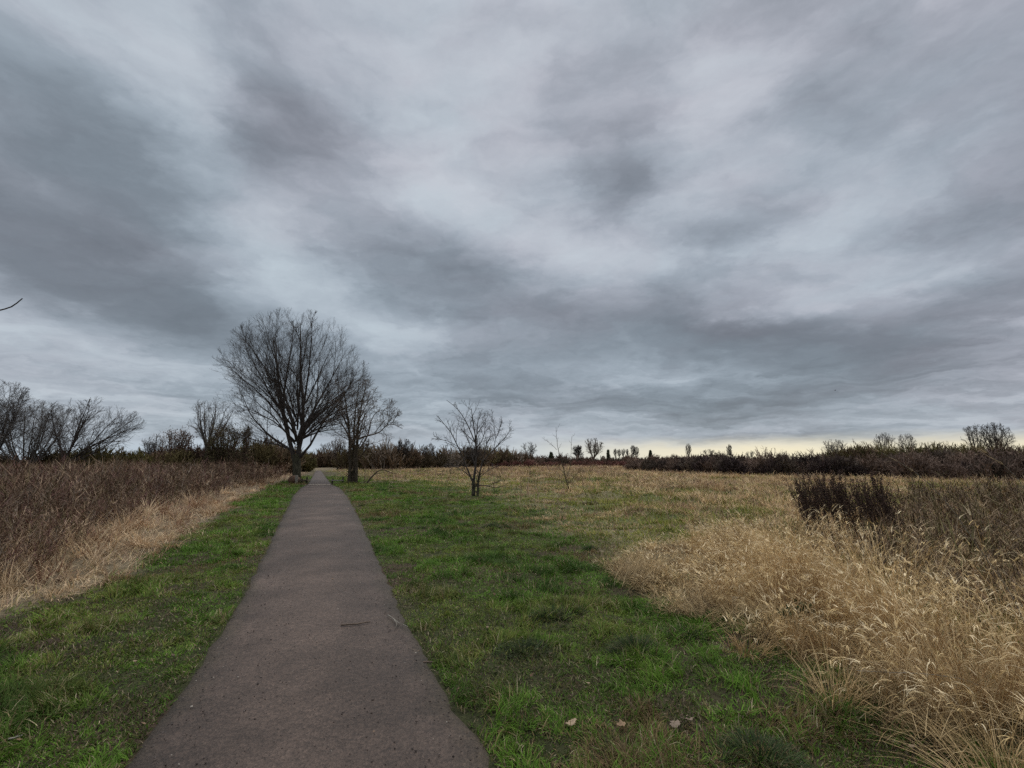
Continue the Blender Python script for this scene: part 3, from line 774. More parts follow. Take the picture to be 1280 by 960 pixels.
# ------------------------------------------------------------------ the bank of tall blond grass, right foreground
def build_tall():
    bag = Bag()
    pm = tall_poly
    leaf_c = [(0.47, 0.325, 0.155), (0.36, 0.23, 0.10), (0.58, 0.43, 0.235), (0.19, 0.108, 0.045)]
    cx, cy = sow(pm, lambda d: 13.0, 14, 1.0, 2.0, 1.0, jit=0.42)
    nc = len(cx)
    ed = dist_line(cx, cy, pm[:7])                              # distance from the front of the bank
    tall = sstep(cx / np.maximum(cy, .1), 0.33, 0.56)            # the sward gets taller to the right
    h = (0.26 + 0.57 * tall) * (0.42 + 0.58 * sstep(ed, 0.0, 0.7)) * rng.uniform(0.52, 1.30, nc)
    r = rng.uniform(0.08, 0.20, nc)
    laz = np.where(rng.uniform(0, 1, nc) < 0.55, rng.normal(2.9, 0.7, nc), rng.uniform(0, 6.283, nc))
    ccol = pick(leaf_c, nc, 0.22, [0.36, 0.26, 0.22, 0.16])
    lk = rng.uniform(0.05, 0.35, nc)
    tufts(bag, cx, cy, 95, h * 0.82, r, ccol, 0.0034, 0.0006, laz, 0.18, (0.4, 2.3), 4, (0.3, 1.0), 0.35, 0.5)
    # flowering stalks with drooping seed heads
    cen, az, i = tufts(bag, cx, cy, 30, h, r, ccol * 1.12, 0.0026, 0.0003, laz, 0.12, (0.1, 0.7), 4, (0.68, 1.12), 0.2, 0.32, tip=0.5)
    m = len(i)
    hc = pick([(0.62, 0.46, 0.24), (0.76, 0.61, 0.38), (0.48, 0.34, 0.155)], m, 0.2)
    hd = rng.uniform(0, 1, m) < 0.72; cen, az, hc = cen[hd], az[hd], hc[hd]; m = len(hc)
    dv = cen[:, -1] - cen[:, -2]; dv /= np.linalg.norm(dv, axis=1, keepdims=True)
    th = np.arccos(np.clip(dv[:, 2], -1, 1)); ha = np.arctan2(dv[:, 1], dv[:, 0])
    for rep_ in range(3):
        V, Q, K, _ = blades(cen[:, -1] + rng.normal(0, 0.004, (m, 3)), np.repeat(rng.uniform(0.03, 0.13, (m, 1)), 1, 1)[:, 0], rng.uniform(0.003, 0.009, m), ha + rng.normal(0, 0.3, m), th + rng.uniform(0, 0.25, m), rng.uniform(0.5, 1.8, m), hc * rng.uniform(0.85, 1.1, (m, 1)), 4, tip=0.35)
        bag.add(V, Q, K)
    # brown dead leaves and stems low between the clumps
    x, y = sow(pm, lambda d: 420.0, 14, 1.0, 2.0, 1.0, jit=0.2); m = len(x)
    V, Q, K, _ = blades(np.stack([x, y, ground_z(x, y) - 0.01], -1), rng.uniform(0.10, 0.30, m), rng.uniform(0.004, 0.007, m), rng.uniform(0, 6.283, m), rng.uniform(0.2, 1.2, m), rng.uniform(0.2, 1.6, m), pick([(0.20, 0.125, 0.06), (0.30, 0.20, 0.095), (0.11, 0.07, 0.035), (0.42, 0.30, 0.15)], m, 0.25), 3)
    bag.add(V, Q, K)
    # flattened stems along the front of the bank
    n = 9000
    t = rng.uniform(0, 1, n)
    front = pm[:6]
    dd = np.r_[0, np.cumsum(np.linalg.norm(np.diff(front, axis=0), axis=1))]
    fx, fy = np.interp(t * dd[-1], dd, front[:, 0]), np.interp(t * dd[-1], dd, front[:, 1])
    off = rng.uniform(-0.18, 0.7, n)
    kk = rng.uniform(0, 1, n) < 0.12 + 0.88 * sstep(fbm(fx, fy, 0.5, 433), 0.38, 0.56)
    fx, fy, off, t = fx[kk], fy[kk], off[kk], t[kk]; n = len(fx)
    fx, fy = fx + off * 0.75 + rng.normal(0, 0.06, n), fy + off * 0.6 + rng.normal(0, 0.06, n)
    col = pick([(0.46, 0.34, 0.18), (0.34, 0.23, 0.11), (0.22, 0.15, 0.07), (0.12, 0.08, 0.04)], n, 0.2)
    V, Q, K, _ = blades(np.stack([fx, fy, ground_z(fx, fy) + rng.uniform(0, 0.10, n)], -1), rng.uniform(0.10, 0.5, n), rng.uniform(0.003, 0.006, n), fbm(fx, fy, 0.3, 431, 2) * 14 + rng.normal(0, 0.8, n), rng.uniform(0.7, 1.5, n), rng.uniform(-0.1, 0.5, n), col, 3)
    bag.add(V, Q, K)
    tag(bag.build('tall_dry_grass', M_straw), 'tall blond dry grass with drooping seed heads in right foreground', 'grass', kind='stuff')
build_tall()

# ------------------------------------------------------------------ brown weeds standing behind the blond grass
def weeds(bag, x, y, h, cols, spread=0.5, twn=9, wk=0.0012, var=0.25, lean=(0.0, 0.25), azm=None, tl=0.28):
    """dead herb stems, each with short side shoots and seed clusters"""
    n = len(x); d = np.hypot(x, y)
    az = rng.uniform(0, 6.283, n) if azm is None else rng.normal(azm, 0.7, n)
    P = np.stack([x, y, ground_z(x, y) - 0.01], -1)
    col = pick(cols, n, var)
    w = 0.004 + wk * d
    V, Q, K, cen = blades(P, h, w, az, rng.uniform(*lean, n), rng.uniform(-0.1, 0.35, n), col, 3, tip=0.4)
    bag.add(V, Q, K)
    idx = np.repeat(np.arange(n), twn); k = len(idx)
    t = rng.uniform(0.25, 1.0, k) * 3; i = np.clip(t.astype(int), 0, 2); f = (t - i)[:, None]
    c = cen[idx, i] * (1 - f) + cen[idx, i + 1] * f
    V, Q, K, _ = blades(c, h[idx] * rng.uniform(0.08, tl, k), w[idx] * rng.uniform(0.6, 1.5, k), rng.uniform(0, 6.283, k), rng.uniform(0.3, 0.3 + spread * 1.5, k), rng.uniform(-0.6, 0.4, k), col[idx] * rng.uniform(0.7, 1.3, (k, 1)), 2, tip=0.4)
    bag.add(V, Q, K)
def build_right_weeds():
    bag = Bag()
    poly = np.array([G(u, v)[:2] for u, v in ((1085, 742), (1200, 800), (1330, 850), (1700, 960), (1900, 700), (1700, 645), (1280, 632), (1150, 634), (1100, 690))])
    x, y = scatter(16000, 26, 1.1, (0.3, 2.2), 2.0)
    ok = inside(x, y, poly); x, y = x[ok], y[ok]
    h = (0.58 + 0.62 * fbm(x, y, 1.2, 450)) * rng.uniform(0.5, 1.1, len(x))
    weeds(bag, x, y, h, [(0.10, 0.064, 0.040), (0.14, 0.094, 0.055), (0.07, 0.048, 0.032), (0.11, 0.092, 0.038), (0.24, 0.17, 0.10)], 0.7, 13, 0.0006, lean=(0.0, 0.5), azm=2.9, tl=0.34)
    tag(bag.build('dead_weeds', M_scrub), 'mass of brown dead weeds behind the blond grass, right side', 'weeds', kind='stuff')
build_right_weeds()

# ------------------------------------------------------------------ left: straw fringe and reddish brown dead growth
def build_left():
    bag, red = Bag(), Bag()
    wild = np.vstack([edge_l, [[path_l[-1][0], 90], [-150, 90], [-150, -5]]])
    # straw, laid over towards the verge
    x, y = scatter(170000, 60, 1.5, (-2.0, -0.2), 2.0)
    dj = dist_line(x, y, edge_l)
    ok = inside(x + (fbm(x, y, 0.9, 501) - 0.5) * 0.9, y + (fbm(x, y, 0.8, 503) - 0.5) * 0.5, wild) & (path_dist(x, y) > 0.4)
    ok &= rng.uniform(0, 1, len(x)) < np.maximum(1.15 - dj / (0.9 + 0.035 * y + 2.0 * fbm(x, y, 1.8, 505)), 0.10 + 0.55 * sstep(fbm(x, y, 2.6, 515), 0.52, 0.66))
    x, y, dj = x[ok], y[ok], dj[ok]; m = len(x); d = np.hypot(x, y)
    h = (0.20 + 0.34 * sstep(dj, 0.3, 1.8)) * rng.uniform(0.5, 1.25, m) * (0.75 + 0.5 * fbm(x, y, 1.0, 507))
    col = pick([(0.47, 0.345, 0.20), (0.58, 0.44, 0.275), (0.38, 0.255, 0.14), (0.22, 0.135, 0.075), (0.34, 0.27, 0.10)], m, 0.2, [0.3, 0.28, 0.22, 0.12, 0.08])
    far = rng.uniform(0, 1, m) < 0.10 + 0.55 * sstep(y, 7, 16)
    col[far] = pick([(0.30, 0.19, 0.125), (0.24, 0.145, 0.10), (0.36, 0.25, 0.16)], far.sum())
    V, Q, K, _ = blades(np.stack([x, y, ground_z(x, y) - 0.01], -1), h, (0.003 + 0.0007 * d) * rng.uniform(0.7, 1.3, m), fbm(x, y, 0.35, 509, 2) * 12 + rng.normal(0, 0.7, m), rng.uniform(0.2, 1.05, m), rng.uniform(0.2, 1.6, m), col, 3)
    bag.add(V, Q, K)
    cx, cy = sow(wild, lambda d: 9.0 * (5.0 / max(d, 5.0)) ** 1.1, 34, 1.0, 1.6, 2.2, jit=0.25)
    dj = dist_line(cx, cy, edge_l)
    k = (rng.uniform(0, 1, len(cx)) < 1.15 - dj / (1.3 + 0.03 * cy + 3.2 * (fbm(cx, cy, 1.5, 505) - 0.2))) & (path_dist(cx, cy) > 0.45)
    cx, cy, dj = cx[k], cy[k], dj[k]; nc = len(cx)
    tc_ = pick([(0.46, 0.325, 0.19), (0.56, 0.41, 0.255), (0.36, 0.235, 0.13), (0.25, 0.145, 0.08), (0.19, 0.10, 0.06)], nc, 0.25, [0.28, 0.22, 0.22, 0.15, 0.13])
    tufts(bag, cx, cy, 60, (0.26 + 0.38 * sstep(dj, 0.2, 1.6)) * rng.uniform(0.7, 1.3, nc), rng.uniform(0.08, 0.2, nc), tc_, 0.0034, 0.0007, rng.normal(-0.5, 0.9, nc), 0.35, (0.4, 1.9), 4)
    tag(bag.build('straw_fringe', M_straw), 'pale straw-coloured dead grass lying over along the left verge', 'grass', kind='stuff')
    # reddish dead herbs and bramble stems
    x, y = scatter(62000, 62, 1.3, (-2.0, -0.2), 3.0)
    dj = dist_line(x, y, edge_l)
    ok = inside(x, y, wild) & (dj > 0.5 + 2.0 * fbm(x, y, 1.8, 521)) & (path_dist(x, y) > 1.2)
    x, y, dj = x[ok], y[ok], dj[ok]
    h = (0.55 + 0.62 * sstep(dj, 0.4, 3.5)) * (0.35 + 1.2 * fbm(x, y, 1.6, 523)) * rng.uniform(0.45, 1.15, len(x))
    weeds(red, x, y, h, [(0.125, 0.070, 0.044), (0.085, 0.050, 0.032), (0.17, 0.108, 0.070), (0.10, 0.074, 0.036), (0.28, 0.195, 0.125), (0.12, 0.06, 0.05), (0.15, 0.115, 0.085)], 0.9, 17, 0.00045, lean=(0.0, 0.55), tl=0.36)
    # bare red bramble canes arching through it
    n = 3500
    j = rng.integers(0, len(x), n)
    V, Q, K, _ = blades(np.stack([x[j], y[j], ground_z(x[j], y[j])], -1), rng.uniform(0.8, 1.7, n), 0.003 + 0.0005 * np.hypot(x[j], y[j]), rng.uniform(0, 6.28, n), rng.uniform(0.1, 0.7, n), rng.uniform(0.6, 2.0, n), pick([(0.14, 0.07, 0.06), (0.11, 0.06, 0.05)], n), 5, tip=0.4)
    red.add(V, Q, K)
    tag(red.build('dead_growth', M_scrub), 'reddish brown dead weeds and brambles filling the left field', 'weeds', kind='stuff')
build_left()

# ------------------------------------------------------------------ scrub and hedges far off
def scrub(name, label, line, depth, hfun, n, cols, seed, wk=0.0013, twigs=(7, 4), ang=0.5, up=0.35, cat='scrub'):
    """a bank of leafless scrub: stems, shoots and twigs. line: polyline of ground points; depth: thickness of the bank"""
    line = np.asarray(line, float)
    d = np.r_[0, np.cumsum(np.linalg.norm(np.diff(line[:, :2], axis=0), axis=1))]
    ns = max(int(d[-1] * max(depth, 1) / 3.0), 24)           # separate bushes, each a dome of stems
    qs, os_ = rng.uniform(0, d[-1], ns), rng.uniform(0, 1, ns)
    sh = rng.uniform(0.62, 1.12, ns); sr = rng.uniform(0.7, 1.5, ns)
    scol = pick(cols, ns, 0.25)
    j = rng.integers(0, ns, n)
    q = qs[j]
    x0, y0 = np.interp(q, d, line[:, 0]), np.interp(q, d, line[:, 1]) + os_[j] * depth
    H = hfun(q / d[-1], os_[j], x0, y0) * sh[j] * 0.86
    rad = sr[j] * H * 0.55
    a_, r_ = rng.uniform(0, 6.283, n), np.sqrt(rng.uniform(0, 1, n))
    x, y = x0 + np.cos(a_) * r_ * rad * 0.6, y0 + np.sin(a_) * r_ * rad * 0.6
    tip = np.stack([x0 + np.cos(a_) * r_ * rad * 1.15, y0 + np.sin(a_) * r_ * rad * 1.15, H * np.sqrt(np.maximum(1 - 0.8 * r_ ** 2, 0.05)) * rng.uniform(0.62, 1.0, n)], -1)
    S0 = np.stack([x, y, ground_z(x, y) - 0.05], -1)
    D = tip - S0; h = np.linalg.norm(D, axis=1); D /= h[:, None]
    wd = np.maximum(wk * np.hypot(x, y), 0.012)
    bag = Bag()
    P, R, L = sprout(S0, D, h, wd * 1.2, 4, 0.14, 0.15, 0.5, 0.004)
    base = scol[j] * rng.uniform(0.8, 1.2, (n, 1))
    tubes(bag, P, R, 1, base)
    keepcol = base
    for lv, k in enumerate(twigs):
        Pn, Rn, Ln = children(P, R, L, k, 0.12, 1.0, ang, 0.2, 0.30 if lv == 0 else 0.55, 0.75, up=up * 0.4, wig=0.16, seg=2, minl=0.0, rmin=0.004, taper=0.5)
        cc = np.repeat(keepcol, k, axis=0)
        tubes(bag, Pn, Rn, 1, cc * rng.uniform(0.8, 1.2, (len(cc), 1)))
        P, R, L, keepcol = Pn, Rn, Ln, cc
    return tag(bag.build(name, M_scrub), label, cat, kind='stuff')
def wob(q, a, s): return a * (vnoise(q * 40, q * 0 + s, 1.0, s) + 0.5 * vnoise(q * 110, q * 0 + s, 1.0, s + 1))

BR = [(0.125, 0.083, 0.052), (0.17, 0.115, 0.072), (0.10, 0.074, 0.042), (0.14, 0.11, 0.048)]
DK = [(0.14, 0.095, 0.072), (0.19, 0.13, 0.095), (0.10, 0.075, 0.055)]
IVB_ = [(0.12, 0.075, 0.055), (0.09, 0.06, 0.045)]
OL = [(0.15, 0.125, 0.042), (0.115, 0.098, 0.036), (0.18, 0.14, 0.06)]
RD = [(0.19, 0.085, 0.068), (0.15, 0.075, 0.06), (0.21, 0.115, 0.085)]
GY = [(0.24, 0.19, 0.145), (0.18, 0.14, 0.10), (0.28, 0.23, 0.18)]
# left hedge behind the dead growth
scrub('hedgerow', 'dark olive brown hedge at the back of the left field, under the bare trees', [AT(-500, 580, 42), AT(-60, 580, 40), AT(120, 580, 42), AT(200, 580, 46), AT(300, 580, 55), AT(375, 580, 62)], 4,
      lambda t, o, x, y: (2.15 + 0.035 * (y - 40)) + wob(t, 0.8, 3), 12000, BR + OL[:2], 601)
scrub('hedgerow', 'taller brown scrub massed round the ivy-clad trees on the left', [AT(168, 580, 52), AT(240, 580, 50), AT(330, 580, 48)], 4,
      lambda t, o, x, y: 2.7 + wob(t, 1.0, 5) + 0.5 * sstep(t, 0.2, 0.6), 3600, BR + IVB_, 605)
scrub('hedgerow', 'dark far hedge closing the view where the path ends', [AT(330, 583, 95), AT(395, 583, 92), AT(440, 583, 84), AT(520, 583, 80)], 6,
      lambda t, o, x, y: 3.3 + wob(t, 1.2, 8), 2300, BR, 611, 0.0012)
scrub('hedgerow', 'grey brown hedge behind the second tree and small bare tree', [AT(432, 583, 78), AT(470, 583, 76), AT(540, 583, 82), AT(600, 583, 95), AT(660, 583, 112)], 6,
      lambda t, o, x, y: 4.1 + wob(t, 1.4, 12) - 0.9 * t, 3400, BR + GY[:1], 621, 0.0011, ang=0.4)
scrub('hedgerow', 'low dark far hedge along the horizon in the middle', [AT(640, 583, 125), AT(720, 583, 130), AT(850, 583, 125), AT(960, 583, 110)], 8,
      lambda t, o, x, y: 2.3 + wob(t, 1.0, 15), 4200, DK, 631, 0.0011)
scrub('red_scrub', 'thin band of dull red scrub across the far side of the meadow', [AT(540, 583, 92), AT(640, 583, 95), AT(760, 583, 92), AT(830, 583, 82)], 8,
      lambda t, o, x, y: 1.3 + wob(t, 0.4, 17), 4200, RD, 641, 0.0010)
scrub('thicket', 'long dark brown bramble thicket across the right of the meadow', [AT(800, 590, 62), AT(900, 595, 50), AT(1010, 600, 42), AT(1130, 603, 37), AT(1280, 606, 34), AT(1600, 610, 30)], 9,
      lambda t, o, x, y: 1.25 + 0.95 * sstep(t, 0, 0.5) + wob(t, 0.5, 19) + 0.35 * o, 10500, DK + [(0.055, 0.036, 0.032)], 651, 0.0011, ang=0.65, up=0.15)
scrub('willow_scrub', 'taller olive brown rise of scrub behind the right thicket', [AT(1040, 590, 62), AT(1100, 590, 58), AT(1180, 590, 56), AT(1240, 590, 54), AT(1330, 590, 50), AT(1600, 590, 44)], 7,
      lambda t, o, x, y: 1.9 + 1.75 * sstep(t, 0.0, 0.12) - 0.35 * sstep(t, 0.2, 0.32) + 0.2 * sstep(t, 0.32, 0.45) + wob(t, 0.4, 23), 6500, OL + BR[:1], 661, 0.0011)

# ------------------------------------------------------------------ trees
def big_tree():
    Y = G(371, 603)[1]
    def st(pts, dy=0.0):       # measured points, stem leaning dy metres towards or away from the path
        n = len(pts)
        return [AT(u, v, Y) + np.array([0, dy * i / max(n - 1, 1), 0]) for i, (u, v) in enumerate(pts)]
    base = G(371, 603)
    base[2] = ground_z(base[:1], base[1:2])[0] - 0.05
    tr = [AT(371, 606, Y), AT(371, 592, Y), AT(371, 580, Y), AT(370, 568, Y)]
    stems = [
        (tr, 0.30, 0.28),
        (st([(368, 575), (365, 560), (361, 545), (357, 522), (354, 495), (350, 460), (346, 425)], -0.6), 0.24, 0.035),
        (st([(372, 575), (376, 552), (378, 535), (378, 510), (374, 480), (372, 450), (372, 402)], 0.5), 0.26, 0.03),
        (st([(375, 572), (386, 561), (396, 548), (404, 531), (418, 516), (434, 500), (446, 480)], -1.0), 0.13, 0.02),
        (st([(364, 563), (350, 553), (335, 545), (318, 530), (303, 508), (290, 478)], 0.6), 0.12, 0.018),
        (st([(378, 537), (388, 515), (400, 490), (412, 463), (424, 436)], 1.3), 0.13, 0.02),
        (st([(378, 520), (385, 490), (391, 460), (396, 428), (399, 402)], -1.2), 0.12, 0.02),
        (st([(357, 522), (345, 500), (333, 470), (320, 442)], -1.4), 0.12, 0.02),
        (st([(355, 500), (353, 470), (357, 432), (356, 400)], 1.5), 0.10, 0.02),
        (st([(362, 548), (352, 520), (340, 495), (322, 470), (306, 452)], 2.0), 0.11, 0.018),
        (st([(377, 540), (392, 520), (410, 502), (430, 478), (444, 462)], 2.2), 0.11, 0.018),
        (st([(374, 560), (372, 530), (366, 500), (362, 470), (364, 430)], -2.4), 0.13, 0.02),
        (st([(375, 550), (384, 525), (388, 500), (384, 470), (382, 430)], 2.6), 0.13, 0.02),
        (st([(370, 565), (352, 556), (330, 552), (312, 545), (298, 535)], -1.6), 0.085, 0.015),
    ]
    stems = [(p, r0 * (1 if k == 0 else 0.70), r1 * (1 if k == 0 else 0.7)) for k, (p, r0, r1) in enumerate(stems)]
    ctr = AT(369, 482, Y); rad = np.array([93, 93, 97]) * Y / F
    fk = AT(370, 562, Y)
    for k in range(22):                                # more limbs, sweeping out and up to the rim of the crown
        a = k * 2.399 + 0.4; e = -0.62 + 1.40 * ((k * 9) % 22) / 22
        tip = ctr + rad * np.array([math.cos(a) * math.cos(e), math.sin(a) * math.cos(e), math.sin(e)]) * 0.93
        s0 = fk + np.array([math.cos(a) * 0.12, math.sin(a) * 0.12, 0.3 + 2.2 * max(math.sin(e), 0.0) + rng.uniform(0, 0.5)])
        m1 = s0 * 0.62 + tip * 0.38 + np.array([0, 0, 0.10 + 0.35 * math.cos(e)]); m2 = s0 * 0.3 + tip * 0.7 + np.array([0, 0, 0.25 * math.cos(e)])
        stems.append(([s0, m1, m2, tip], 0.062, 0.010))
    env = [(ctr, rad * 1.03)]
    levels = [
        dict(n=8, t0=0.12, t1=1.0, ang=0.50, sd=0.14, ratio=0.50, rr=0.50, up=0.15, wig=0.06, seg=7, minl=0.3, rmin=0.013, skip_trunk=True, sides=4, envk=(0.65, 1.0)),
        dict(n=8, t0=0.12, t1=1.0, ang=0.52, sd=0.15, ratio=0.52, rr=0.55, up=0.12, wig=0.08, seg=5, minl=0.12, rmin=0.0075, envk=(0.7, 1.03)),
        dict(n=5, t0=0.12, t1=1.0, ang=0.55, sd=0.18, ratio=0.58, rr=0.65, up=0.10, wig=0.10, seg=3, minl=0.08, rmin=0.0055, envk=(0.7, 1.1)),
        dict(n=2, t0=0.2, t1=1.0, ang=0.55, sd=0.2, ratio=0.6, rr=0.8, up=0.10, wig=0.12, seg=2, minl=0.06, rmin=0.0045, envk=(0.8, 1.2), sides=1),
    ]
    tree('bare_tree', 'tallest bare tree with a rounded crown on the left edge of the path', 'tree', base, stems, levels, env)
big_tree()

def second_tree():
    Y = G(441, 604)[1]
    base = G(441, 604); base[2] = -0.05
    def st(pts, dy=0.0):
        n = len(pts)
        return [AT(u, v, Y) + np.array([0, dy * i / max(n - 1, 1), 0]) for i, (u, v) in enumerate(pts)]
    stems = [
        (st([(437, 606), (437, 585), (437, 560), (435, 530), (430, 502), (428, 482)], 0.3), 0.19, 0.03),
        (st([(445, 606), (446, 580), (446, 558), (449, 530), (453, 505), (459, 484)], -0.3), 0.17, 0.03),
        (st([(441, 606), (441, 570), (440, 545), (441, 510), (444, 476)], 0.8), 0.15, 0.025),
        (st([(449, 548), (458, 545), (467, 543), (477, 542), (484, 531), (490, 529), (499, 533), (506, 537)], -0.6), 0.075, 0.014),
        (st([(484, 531), (488, 520), (489, 510), (492, 503)], -0.6), 0.04, 0.012),
        (st([(450, 560), (459, 548), (462, 528), (467, 515), (474, 510), (484, 514)], 0.3), 0.08, 0.014),
        (st([(490, 529), (497, 520), (505, 515)], -0.6), 0.03, 0.01),
        (st([(437, 545), (428, 530), (418, 526), (409, 528)], -0.4), 0.06, 0.012),
        (st([(440, 540), (450, 520), (456, 500), (462, 490)], 1.0), 0.07, 0.015),
        (st([(436, 535), (424, 515), (418, 498)], 0.9), 0.06, 0.014),
        (st([(447, 575), (455, 566), (460, 560), (462, 552)], -0.3), 0.06, 0.03),
    ]
    stems = [(p, r0 * 0.72, r1 * 0.8) for p, r0, r1 in stems]
    env = (AT(446, 525, Y), np.array([62, 50, 58]) * Y / F)
    levels = [
        dict(n=12, t0=0.26, t1=1.0, ang=0.75, sd=0.25, ratio=0.36, rr=0.5, up=0.10, wig=0.16, seg=5, minl=0.2, rmin=0.014),
        dict(n=8, t0=0.12, t1=1.0, ang=0.8, sd=0.25, ratio=0.46, rr=0.6, up=0.05, wig=0.2, seg=4, minl=0.1, rmin=0.010),
        dict(n=5, t0=0.12, t1=1.0, ang=0.8, sd=0.25, ratio=0.5, rr=0.7, up=0.05, wig=0.2, seg=2, minl=0.08, rmin=0.007, envk=(0.9, 1.1)),
    ]
    root = tree('bare_tree', 'bushy many-stemmed bare tree on the right edge of the path, one limb reaching right', 'tree', base, stems, levels, env, M_bark2, M_twig_b, n_trunk=3)
    bag = Bag()       # dead ivy wrapped about the lower stems
    cen = np.concatenate([resample(s[0], 40)[:int(26 if k < 3 else 12)] for k, s in enumerate(stems[:3])])
    leaves(bag, cen, 2000, 0.05, [(0.075, 0.055, 0.035), (0.05, 0.045, 0.022), (0.10, 0.07, 0.045)], (0.10, 0.10, 0.12))
    bag.build('ivy', M_ivy, root)
    # bent leaning branch at its foot
    Y2 = Y - 0.4
    pts = [AT(457, 606, Y2), AT(463, 598, Y2), AT(470, 590, Y2), AT(478, 585.5, Y2), AT(481, 586, Y2), AT(485, 590, Y2), AT(491, 592.5, Y2), AT(495, 592, Y2)]
    b2 = pts[0].copy()
    tree('leaning_branch', 'low bent branch arching over dry grass beside the many-stemmed tree', 'branch', b2, [(pts, 0.055, 0.018), ([AT(479, 586, Y2), AT(480, 581, Y2), AT(481, 577, Y2)], 0.03, 0.012), ([AT(456, 604, Y2), AT(456, 592, Y2), AT(457, 582, Y2)], 0.025, 0.012)],
         [dict(n=5, t0=0.3, t1=1, ang=0.8, sd=0.3, ratio=0.25, rr=0.5, up=0.0, wig=0.2, seg=3, minl=0.05, rmin=0.008), dict(n=3, t0=0.3, t1=1, ang=0.8, sd=0.3, ratio=0.4, rr=0.5, up=0.0, wig=0.2, seg=2, minl=0.05, rmin=0.006)], None, M_bark2, M_twig_b)
second_tree()

def small_tree():
    Y = G(594, 622)[1]
    base = G(594, 622); base[2] = -0.05
    def st(pts, dy=0.0):
        n = len(pts)
        return [AT(u, v, Y) + np.array([0, dy * i / max(n - 1, 1), 0]) for i, (u, v) in enumerate(pts)]
    stems = [
        (st([(592, 625), (591.5, 612), (592, 601)]), 0.085, 0.065),
        (st([(597, 625), (597.5, 612), (598, 600), (600, 590)], -0.1), 0.055, 0.035),
        (st([(592, 602), (594, 590), (595, 577), (595, 552), (591, 527), (588.5, 510)], 0.2), 0.055, 0.012),
        (st([(595, 555), (597, 536), (598, 524), (604, 518)], -0.4), 0.028, 0.009),
        (st([(591, 603), (587, 592), (581, 579), (575, 562), (570, 551), (563, 538), (556, 529), (547, 520)], -0.3), 0.042, 0.008),
        (st([(594, 553), (587, 537), (580, 522), (573, 512), (564, 504), (557, 499)], 0.3), 0.030, 0.008),
        (st([(599, 594), (604, 573), (606, 560), (611, 545), (620, 542)], 0.4), 0.035, 0.008),
        (st([(603, 578), (616, 563), (627, 552), (636, 542), (640, 536)], -0.3), 0.030, 0.007),
        (st([(617, 562), (620, 548), (618, 535), (616, 523)], -0.4), 0.016, 0.006),
        (st([(620, 548), (624, 537), (628, 525)], 0.2), 0.013, 0.006),
        (st([(597, 607), (606, 606), (619, 610), (630, 607), (636, 603)], -0.4), 0.020, 0.006),
        (st([(576, 561), (563, 552), (550, 549), (537, 547)], 0.3), 0.014, 0.005),
        (st([(594, 570), (588, 560), (583, 545), (574, 535)], 0.5), 0.022, 0.007),
        (st([(596, 560), (604, 548), (606, 535), (607, 527)], 0.4), 0.02, 0.007),
        (st([(592, 600), (580, 590), (568, 583), (556, 580)], 0.7), 0.02, 0.006),
        (st([(598, 598), (610, 588), (622, 582)], 0.7), 0.02, 0.006),
    ]
    env = (AT(592, 555, Y), np.array([56, 50, 60]) * Y / F)
    levels = [
        dict(n=9, t0=0.2, t1=1.0, ang=0.7, sd=0.2, ratio=0.36, rr=0.55, up=0.14, wig=0.12, seg=4, minl=0.1, rmin=0.0075, skip_trunk=False),
        dict(n=6, t0=0.15, t1=1.0, ang=0.75, sd=0.2, ratio=0.46, rr=0.6, up=0.10, wig=0.16, seg=3, minl=0.05, rmin=0.0058),
        dict(n=2, t0=0.15, t1=1.0, ang=0.75, sd=0.2, ratio=0.5, rr=0.7, up=0.10, wig=0.16, seg=2, minl=0.04, rmin=0.0045),
    ]
    tree('bare_tree', 'small open bare tree with two thin trunks standing in the meadow', 'tree', base, stems, levels, env, M_bark, M_twig, n_trunk=2)
small_tree()

def sapling():
    Y = G(712, 615)[1]
    base = G(712.4, 615); base[2] = -0.03
    st = lambda pts, dy=0.0: [AT(u, v, Y) + np.array([0, dy * i, 0]) for i, (u, v) in enumerate(pts)]
    stems = [
        (st([(712.4, 617), (710, 607), (707.5, 600), (705, 585), (701, 572), (697, 562), (695.5, 547), (695, 534)]), 0.030, 0.006),
        (st([(707, 600), (710, 593), (713, 586), (714.5, 562), (715, 545)], 0.05), 0.020, 0.005),
        (st([(696, 562), (690, 556), (684, 551), (678, 547)], 0.05), 0.010, 0.004),
        (st([(710, 605), (716, 598), (720, 592), (726, 588)], -0.05), 0.012, 0.004),
        (st([(705, 585), (706, 575), (709, 566)], -0.05), 0.012, 0.004),
    ]
    tree('sapling', 'thin leaning bare sapling in the middle of the meadow', 'tree', base, stems,
         [dict(n=8, t0=0.2, t1=1.0, ang=0.7, sd=0.2, ratio=0.16, rr=0.5, up=0.15, wig=0.15, seg=3, minl=0.05, rmin=0.005),
          dict(n=4, t0=0.2, t1=1.0, ang=0.7, sd=0.2, ratio=0.45, rr=0.6, up=0.1, wig=0.15, seg=2, minl=0.03, rmin=0.004)], None, M_bark2, M_twig_b)
sapling()

